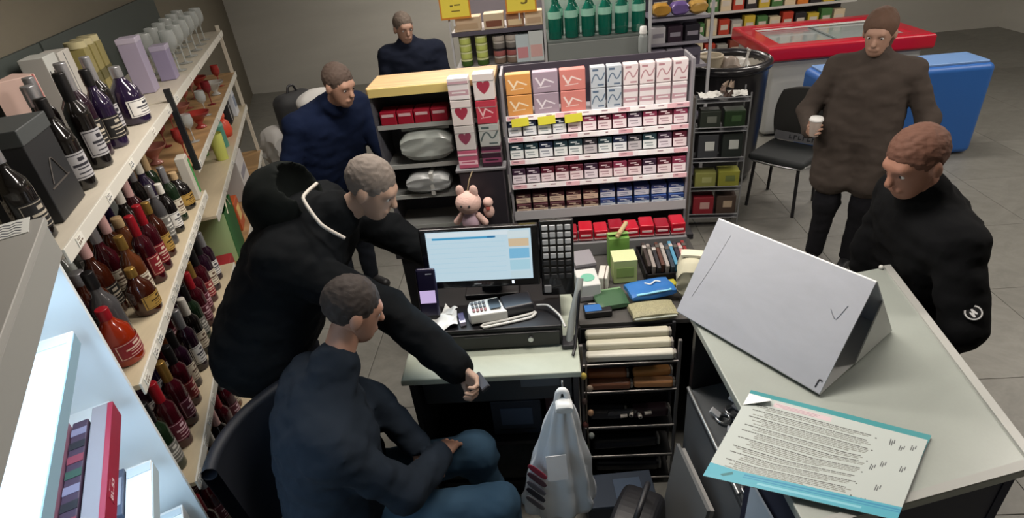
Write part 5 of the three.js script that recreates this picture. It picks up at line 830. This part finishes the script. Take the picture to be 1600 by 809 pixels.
function person(o) {
  // o.j : joints in metres, o.look / o.top : head axes
  const j = o.j, t = thing('person', o.label, 'person', [j.pelvis[0], 0, j.pelvis[2]], 0, o.group);
  const off = [j.pelvis[0], 0, j.pelvis[2]];
  const J = {}; for (const k in j) J[k] = sub(j[k], off);
  const z = unit(o.look), x = unit(cross(o.top || [0, 1, 0], z)), y = cross(z, x);
  const shL = J.shL, shR = J.shR, hipL = J.hipL, hipR = J.hipR, mid = lerp3(shL, shR, .5);
  const inL = lerp3(shL, shR, .26), inR = lerp3(shR, shL, .26);
  const torso = (e, fat = 1) => [cap(add(inL, [0, -.05, 0]), hipL, .098 * fat + e, .108 * fat + e), cap(add(inR, [0, -.05, 0]), hipR, .098 * fat + e, .108 * fat + e), cap(lerp3(mid, J.pelvis, .25), lerp3(mid, J.pelvis, .9), .115 * fat + e, .115 * fat + e), cap(shL, shR, .062 + e, .062 + e)];
  const arm = (s, e, cuff) => [cap(J['sh' + s], J['el' + s], .056 + e, .046 + e), cap(J['el' + s], lerp3(J['el' + s], J['wr' + s], cuff), .045 + e, .034 + e)];
  const leg = (s, e, to = 1) => [cap(J['hip' + s], J['kn' + s], .086 + e, .06 + e), cap(J['kn' + s], lerp3(J['kn' + s], J['an' + s], to), .058 + e, .042 + e)];
  const foot = s => { const a = J['an' + s], d = unit(o.feet || o.look), f = [d[0], 0, d[2]]; return cap(add(a, [f[0] * -.03, -.035, f[2] * -.03]), add(a, [f[0] * .15, -.045, f[2] * .15]), .042, .036); };
  const neckTop = add(J.head, add(mul(y, -.06), mul(z, -.015)));
  const all = Object.values(J);
  // one continuous body
  const bodyF = union([...torso(-.016), ...arm('L', -.006, 1), ...arm('R', -.006, 1), ...leg('L', -.01), ...leg('R', -.01), cap(add(mid, [0, .0, 0]), neckTop, .06, .054)], .04);
  const parts = [nets(bodyF, ...bounds(all, .16), .017)];
  const hm = frame(x, y, z, J.head); parts.push(headGeo.clone().applyMatrix4(hm));
  for (const s of ['L', 'R']) { const d = unit(o['hand' + s] || sub(J['wr' + s], J['el' + s])), pn = unit(o['palm' + s] || [0, -1, 0]); const hx = unit(cross(d, mul(pn, -1))), hz = cross(hx, d); const g = (o['grip' + s] ? (s === 'L' ? gripL : gripR) : (s === 'L' ? relaxL : relaxR)).clone(); g.applyMatrix4(frame(hx, d, hz, J['wr' + s])); parts.push(g); }
  part(t, 'body', mergeGeometries(parts), M(o.skin, .6));
  const hair = part(t, 'hair', (o.long ? longHair : shortHair).clone().applyMatrix4(hm), M(o.hair, .8, { bumpMap: grain, bumpScale: .003 }));
  for (const s of [-1, 1]) { const e = part(t, 'eye', eyeGeo, plain(0xd9d6d0, .25)); e.applyMatrix4(frame(x, y, z, add(J.head, add(add(mul(x, s * .031), mul(y, .002)), mul(z, .0735))))); part(e, 'iris', irisGeo, plain(0x2a1c14, .2), [0, 0, .0075]); }
  // clothing
  const e = o.ease ?? .014, w = o.wrinkle ?? .006;
  const fold = p => w * (noise.noise(p[0] * 9 + 3, p[1] * 22, p[2] * 9) + .6 * noise.noise(p[0] * 26, p[1] * 34 + 5, p[2] * 26));
  const quilt = o.quilt ? p => -.006 * Math.abs(Math.sin(p[1] * Math.PI / .075)) : () => 0;
  const cloth = [...torso(e, o.fat || 1), ...arm('L', e * .8, .96), ...arm('R', e * .8, .96)]; if (o.hem) for (const s of ['L', 'R']) cloth.push(cap(J['hip' + s], lerp3(J['hip' + s], J['kn' + s], o.hem), .105 + e, .115 + e));
  const collar = cap(add(mid, [0, .02, 0]), lerp3(mid, neckTop, .55), .08 + e, .066 + e * .7); cloth.push(collar);
  const torsoF = union(cloth.filter((_, i) => i < 4 || i > 7), .05), armF = [union(cloth.slice(4, 6), .03), union(cloth.slice(6, 8), .03)], cf0 = p => smin(smin(torsoF(p), armF[0](p), .02), armF[1](p), .02), cf = p => cf0(p) + fold(p) + quilt(p);
  const clo = part(t, o.top_name || 'jacket', nets(cf, ...bounds(all, .22), .014), P(o.cloth, .9, { bumpMap: weave, bumpScale: .001, specularIntensity: .25 }));
  const tf0 = union([...leg('L', .014), ...leg('R', .014), cap(hipL, hipR, .105, .105)], .05);
  part(t, 'trousers', nets(p => tf0(p) + fold(p) * .8, ...bounds([J.hipL, J.hipR, J.knL, J.knR, J.anL, J.anR], .16), .015), P(o.legs, .9, { bumpMap: weave, bumpScale: .001, specularIntensity: .3 }));
  part(t, 'shoe', nets(foot('L'), ...bounds([J.anL], .24), .012), plain(0x17171a, .5)); part(t, 'shoe', nets(foot('R'), ...bounds([J.anR], .24), .012), plain(0x17171a, .5));
  return { t, clo, J, off, cf, x, y, z, mid, neckTop };
}
// point on a garment's surface, found from outside along a direction
function surfacePoint(f, from, dir) { let p = from.slice(); const d = unit(dir); for (let k = 0; k < 400; k++) { if (f(p) < .001) break; p = add(p, mul(d, .003)); } return p; }

{ // seated cashier, slate sweater, jeans
  const q = person({
    label: 'seated cashier in slate blue grey sweater and jeans facing the till', look: [.86, -.42, -.5], top: [.3, .93, -.2], skin: 0x9c7460, hair: 0x2a221e, cloth: 0x1b222b, legs: 0x2c4254, top_name: 'sweater', ease: .024, wrinkle: .012, feet: [1, 0, -.1], fat: 1.32,
    j: { pelvis: [-.9, .56, -1.38], hipL: [-.86, .54, -1.48], hipR: [-.83, .54, -1.28], knL: [-.36, .56, -1.58], knR: [-.26, .56, -1.33], anL: [-.3, .09, -1.56], anR: [-.2, .09, -1.3], shL: [-.93, 1.0, -1.58], shR: [-.73, .98, -1.23], elL: [-.72, .82, -1.62], wrL: [-.56, .7, -1.5], elR: [-.54, .77, -1.24], wrR: [-.47, .69, -1.46], head: [-.70, 1.27, -1.60] }
  });
  part(q.t, 'collar', new THREE.TorusGeometry(.066, .014, 10, 28).applyMatrix4(new THREE.Matrix4().makeTranslation(...lerp3(q.mid, q.neckTop, .5)).multiply(new THREE.Matrix4().makeRotationFromQuaternion(new THREE.Quaternion().setFromUnitVectors(V(0, 0, 1), V(...unit(sub(q.neckTop, q.mid))))))), M(0x14171c, .8));
}
{ // standing colleague leaning over, black hooded jacket
  const q = person({
    label: 'standing person in black hooded jacket leaning over the seated cashier towards the till', look: [.85, -.45, .1], top: [.4, .9, 0], skin: 0xa88a78, hair: 0x6e655e, cloth: 0x080b0e, legs: 0x14161c, top_name: 'jacket', ease: .042, wrinkle: .01, gripR: true, palmR: [0, -.3, .9], fat: 1.3,
    j: { pelvis: [-1.26, .96, -1.92], hipL: [-1.24, .93, -2.03], hipR: [-1.25, .93, -1.82], knL: [-1.14, .5, -2.06], knR: [-1.12, .5, -1.84], anL: [-1.2, .09, -2.06], anR: [-1.18, .09, -1.84], shL: [-.97, 1.38, -2.24], shR: [-1.02, 1.35, -1.82], elL: [-.74, 1.16, -2.36], wrL: [-.52, 1.02, -2.3], elR: [-.66, 1.13, -1.8], wrR: [-.375, .985, -1.6], head: [-.69, 1.52, -2.06] }
  });
  const H = sub([-1.05, 1.5, -2.06], q.off);
  part(q.t, 'hood', nets(p => { const a = ell(H, [.15, .15, .17])(p), b = ell(add(H, [.1, .06, 0]), [.12, .11, .12])(p); return Math.max(a, -b) + .008 * noise.noise(p[0] * 14, p[1] * 14, p[2] * 14); }, ...bounds([H], .22), .012), P(0x0b0f0e, .92, { specularIntensity: .25 }));
  const N = sub([-.9, 1.5, -2.0], q.off);
  part(q.t, 'collar_trim', tube([add(N, [.0, .06, -.06]), add(N, [-.02, .05, .05]), add(N, [.05, -.03, .12]), add(N, [.12, -.1, .11])], .007, 24, 8), plain(0xb7b2aa, .6));
  const ph = thing('small_phone', 'small dark phone held in the leaning person\'s hand at the till', 'phone', [-.29, .962, -1.545], rad(30)); part(ph, 'case', rbox(.035, .012, .09, .004, 2), plain(0x1a1c22, .3), [0, 0, 0], [0, 0, rad(20)]); part(ph, 'screen', box(.03, .001, .075), plain(0x4a4f58, .2), [0, .0066, 0], [0, 0, rad(20)]);
}
{ // third person further back, navy jacket, light hood collar, backpack
  const q = person({
    label: 'person in navy jacket with light grey hood standing behind the leaning colleague', look: [.8, -.25, .5], skin: 0xa07b68, hair: 0x4a3c34, cloth: 0x101a32, legs: 0x20242c, ease: .03, wrinkle: .008, fat: 1.1,
    j: { pelvis: [-1.48, .95, -3.66], hipL: [-1.42, .92, -3.75], hipR: [-1.54, .92, -3.57], knL: [-1.4, .49, -3.73], knR: [-1.52, .49, -3.55], anL: [-1.42, .09, -3.75], anR: [-1.54, .09, -3.57], shL: [-1.22, 1.4, -3.74], shR: [-1.52, 1.38, -3.44], elL: [-1.1, 1.12, -3.7], wrL: [-.95, .98, -3.56], elR: [-1.62, 1.1, -3.36], wrR: [-1.45, .93, -3.24], head: [-1.2, 1.6, -3.45] }
  });
  const H = sub([-1.44, 1.45, -3.68], q.off);
  part(q.t, 'hood', nets(p => ell(H, [.14, .09, .13])(p) + .01 * noise.noise(p[0] * 16, p[1] * 16, p[2] * 16), ...bounds([H], .2), .012), M(0xb4b3b0, .9));
  const b = thing('backpack', 'black backpack worn by the person in the navy jacket', 'backpack', [-1.68, 1.02, -3.9], rad(58)); part(b, 'sack', rbox(.3, .46, .17, .07, 4), M(0x1c1d1f, .8), [0, .23, -.02]); part(b, 'pocket', rbox(.22, .2, .05, .022, 3), M(0x232426, .8), [0, .14, -.115]); part(b, 'top_handle', tube([[-.04, .45, -.02], [-.02, .5, -.02], [.02, .5, -.02], [.04, .45, -.02]], .008, 16, 8), mBlack);
  part(b, 'light_side_pouch', crumpleBox(.17, .3, .2, 83), plain(0xa5a3a0, .8), [-.14, .1, -.14]);
}
{ // fourth person at the very back, dark coat
  person({
    label: 'person in dark navy coat standing far back by the goods shelf', look: [.5, -.15, .85], skin: 0x9c7a68, hair: 0x5c5148, cloth: 0x191e2c, legs: 0x1c1e24, ease: .035, wrinkle: .008, hem: .5,
    j: { pelvis: [-1.12, .95, -5.3], hipL: [-1.02, .92, -5.32], hipR: [-1.22, .92, -5.28], knL: [-1.02, .49, -5.3], knR: [-1.22, .49, -5.26], anL: [-1.02, .09, -5.32], anR: [-1.22, .09, -5.3], shL: [-.92, 1.4, -5.3], shR: [-1.32, 1.4, -5.22], elL: [-.85, 1.12, -5.22], wrL: [-.9, .95, -5.05], elR: [-1.38, 1.12, -5.16], wrR: [-1.25, .98, -5.0], head: [-1.14, 1.62, -5.2] }
  });
}
{ // customer at the counter, black jacket with round sleeve badge
  const q = person({
    label: 'customer in black jacket with round white sleeve badge at the counter corner', look: [-.9, -.35, .25], skin: 0x8e6553, hair: 0x5a3a2c, cloth: 0x0c0d0f, legs: 0x17181c, ease: .032, wrinkle: .01, long: false, fat: .95,
    j: { pelvis: [1.5, .9, -2.0], hipL: [1.5, .87, -1.9], hipR: [1.48, .87, -2.12], knL: [1.5, .46, -1.88], knR: [1.48, .46, -2.1], anL: [1.55, .09, -1.88], anR: [1.53, .09, -2.1], shL: [1.375, 1.28, -1.76], shR: [1.39, 1.3, -2.14], elL: [1.395, 1.02, -1.63], wrL: [1.36, .8, -1.74], elR: [1.34, 1.03, -2.16], wrR: [1.33, .85, -2.14], head: [1.25, 1.53, -1.9] }
  });
  const C0 = sub([1.2, 1.3, -1.35], q.off), tgt = sub([1.41, 1.075, -1.64], q.off), dir = unit(sub(tgt, C0)), sp = surfacePoint(q.cf, C0, dir);
  const n = mul(dir, -1), bx = unit(cross([0, 1, 0], n)), by = cross(n, bx);
  const badgeTex = canvasTex(96, 96, (g, w, h) => { g.fillStyle = '#1a1a1c'; g.fillRect(0, 0, w, h); g.strokeStyle = '#cfcfcf'; g.lineWidth = 8; g.beginPath(); g.arc(48, 48, 40, 0, 7); g.stroke(); g.fillStyle = '#dcdcdc'; g.beginPath(); g.moveTo(24, 66); g.lineTo(44, 28); g.lineTo(54, 28); g.lineTo(50, 44); g.lineTo(70, 30); g.lineTo(76, 40); g.lineTo(56, 66); g.lineTo(48, 66); g.lineTo(52, 52); g.lineTo(36, 66); g.fill(); });
  const disc = new THREE.CylinderGeometry(.027, .027, .006, 28); disc.rotateX(Math.PI / 2);
  const edge = plain(0xb9b9b9, .4), face = M(0xffffff, .4, { map: badgeTex });
  const b = part(q.t, 'sleeve_badge', disc, [edge, face, edge]); b.applyMatrix4(frame(bx, by, n, add(sp, mul(n, .002))));
}
{ // second customer, grey coat, white topped cup
  const q = person({
    label: 'customer in long grey brown coat holding a white lidded cup', look: [-.6, -.2, .75], skin: 0xa88370, hair: 0x5e4638, cloth: 0x4a423d, legs: 0x1a1a1e, ease: .018, wrinkle: .008, hem: .55, gripR: true, palmR: [.7, 0, -.3], handR: [-.35, .35, .85], long: true,
    j: { pelvis: [1.98, .95, -3.62], hipL: [2.07, .92, -3.56], hipR: [1.88, .92, -3.66], knL: [2.07, .49, -3.54], knR: [1.88, .49, -3.64], anL: [2.07, .09, -3.58], anR: [1.88, .09, -3.68], shL: [2.14, 1.38, -3.5], shR: [1.82, 1.38, -3.7], elL: [2.27, 1.1, -3.44], wrL: [2.16, .92, -3.25], elR: [1.7, 1.1, -3.76], wrR: [1.645, 1.04, -3.56], head: [1.93, 1.6, -3.54] }
  });
  const c = thing('paper_cup', 'white lidded paper cup held by the customer in grey', 'cup', [1.635, 1.04, -3.475]); part(c, 'cup', lathe([[0, 0], [.026, 0], [.036, .1], [.034, .1], [0, .01]], 22), plain(0xb9aaa0, .5)); part(c, 'lid', lathe([[.04, .096], [.04, .104], [.035, .116], [0, .118]], 22), plain(0xe9e9e7, .4));
}
renderer.render(scene, camera);
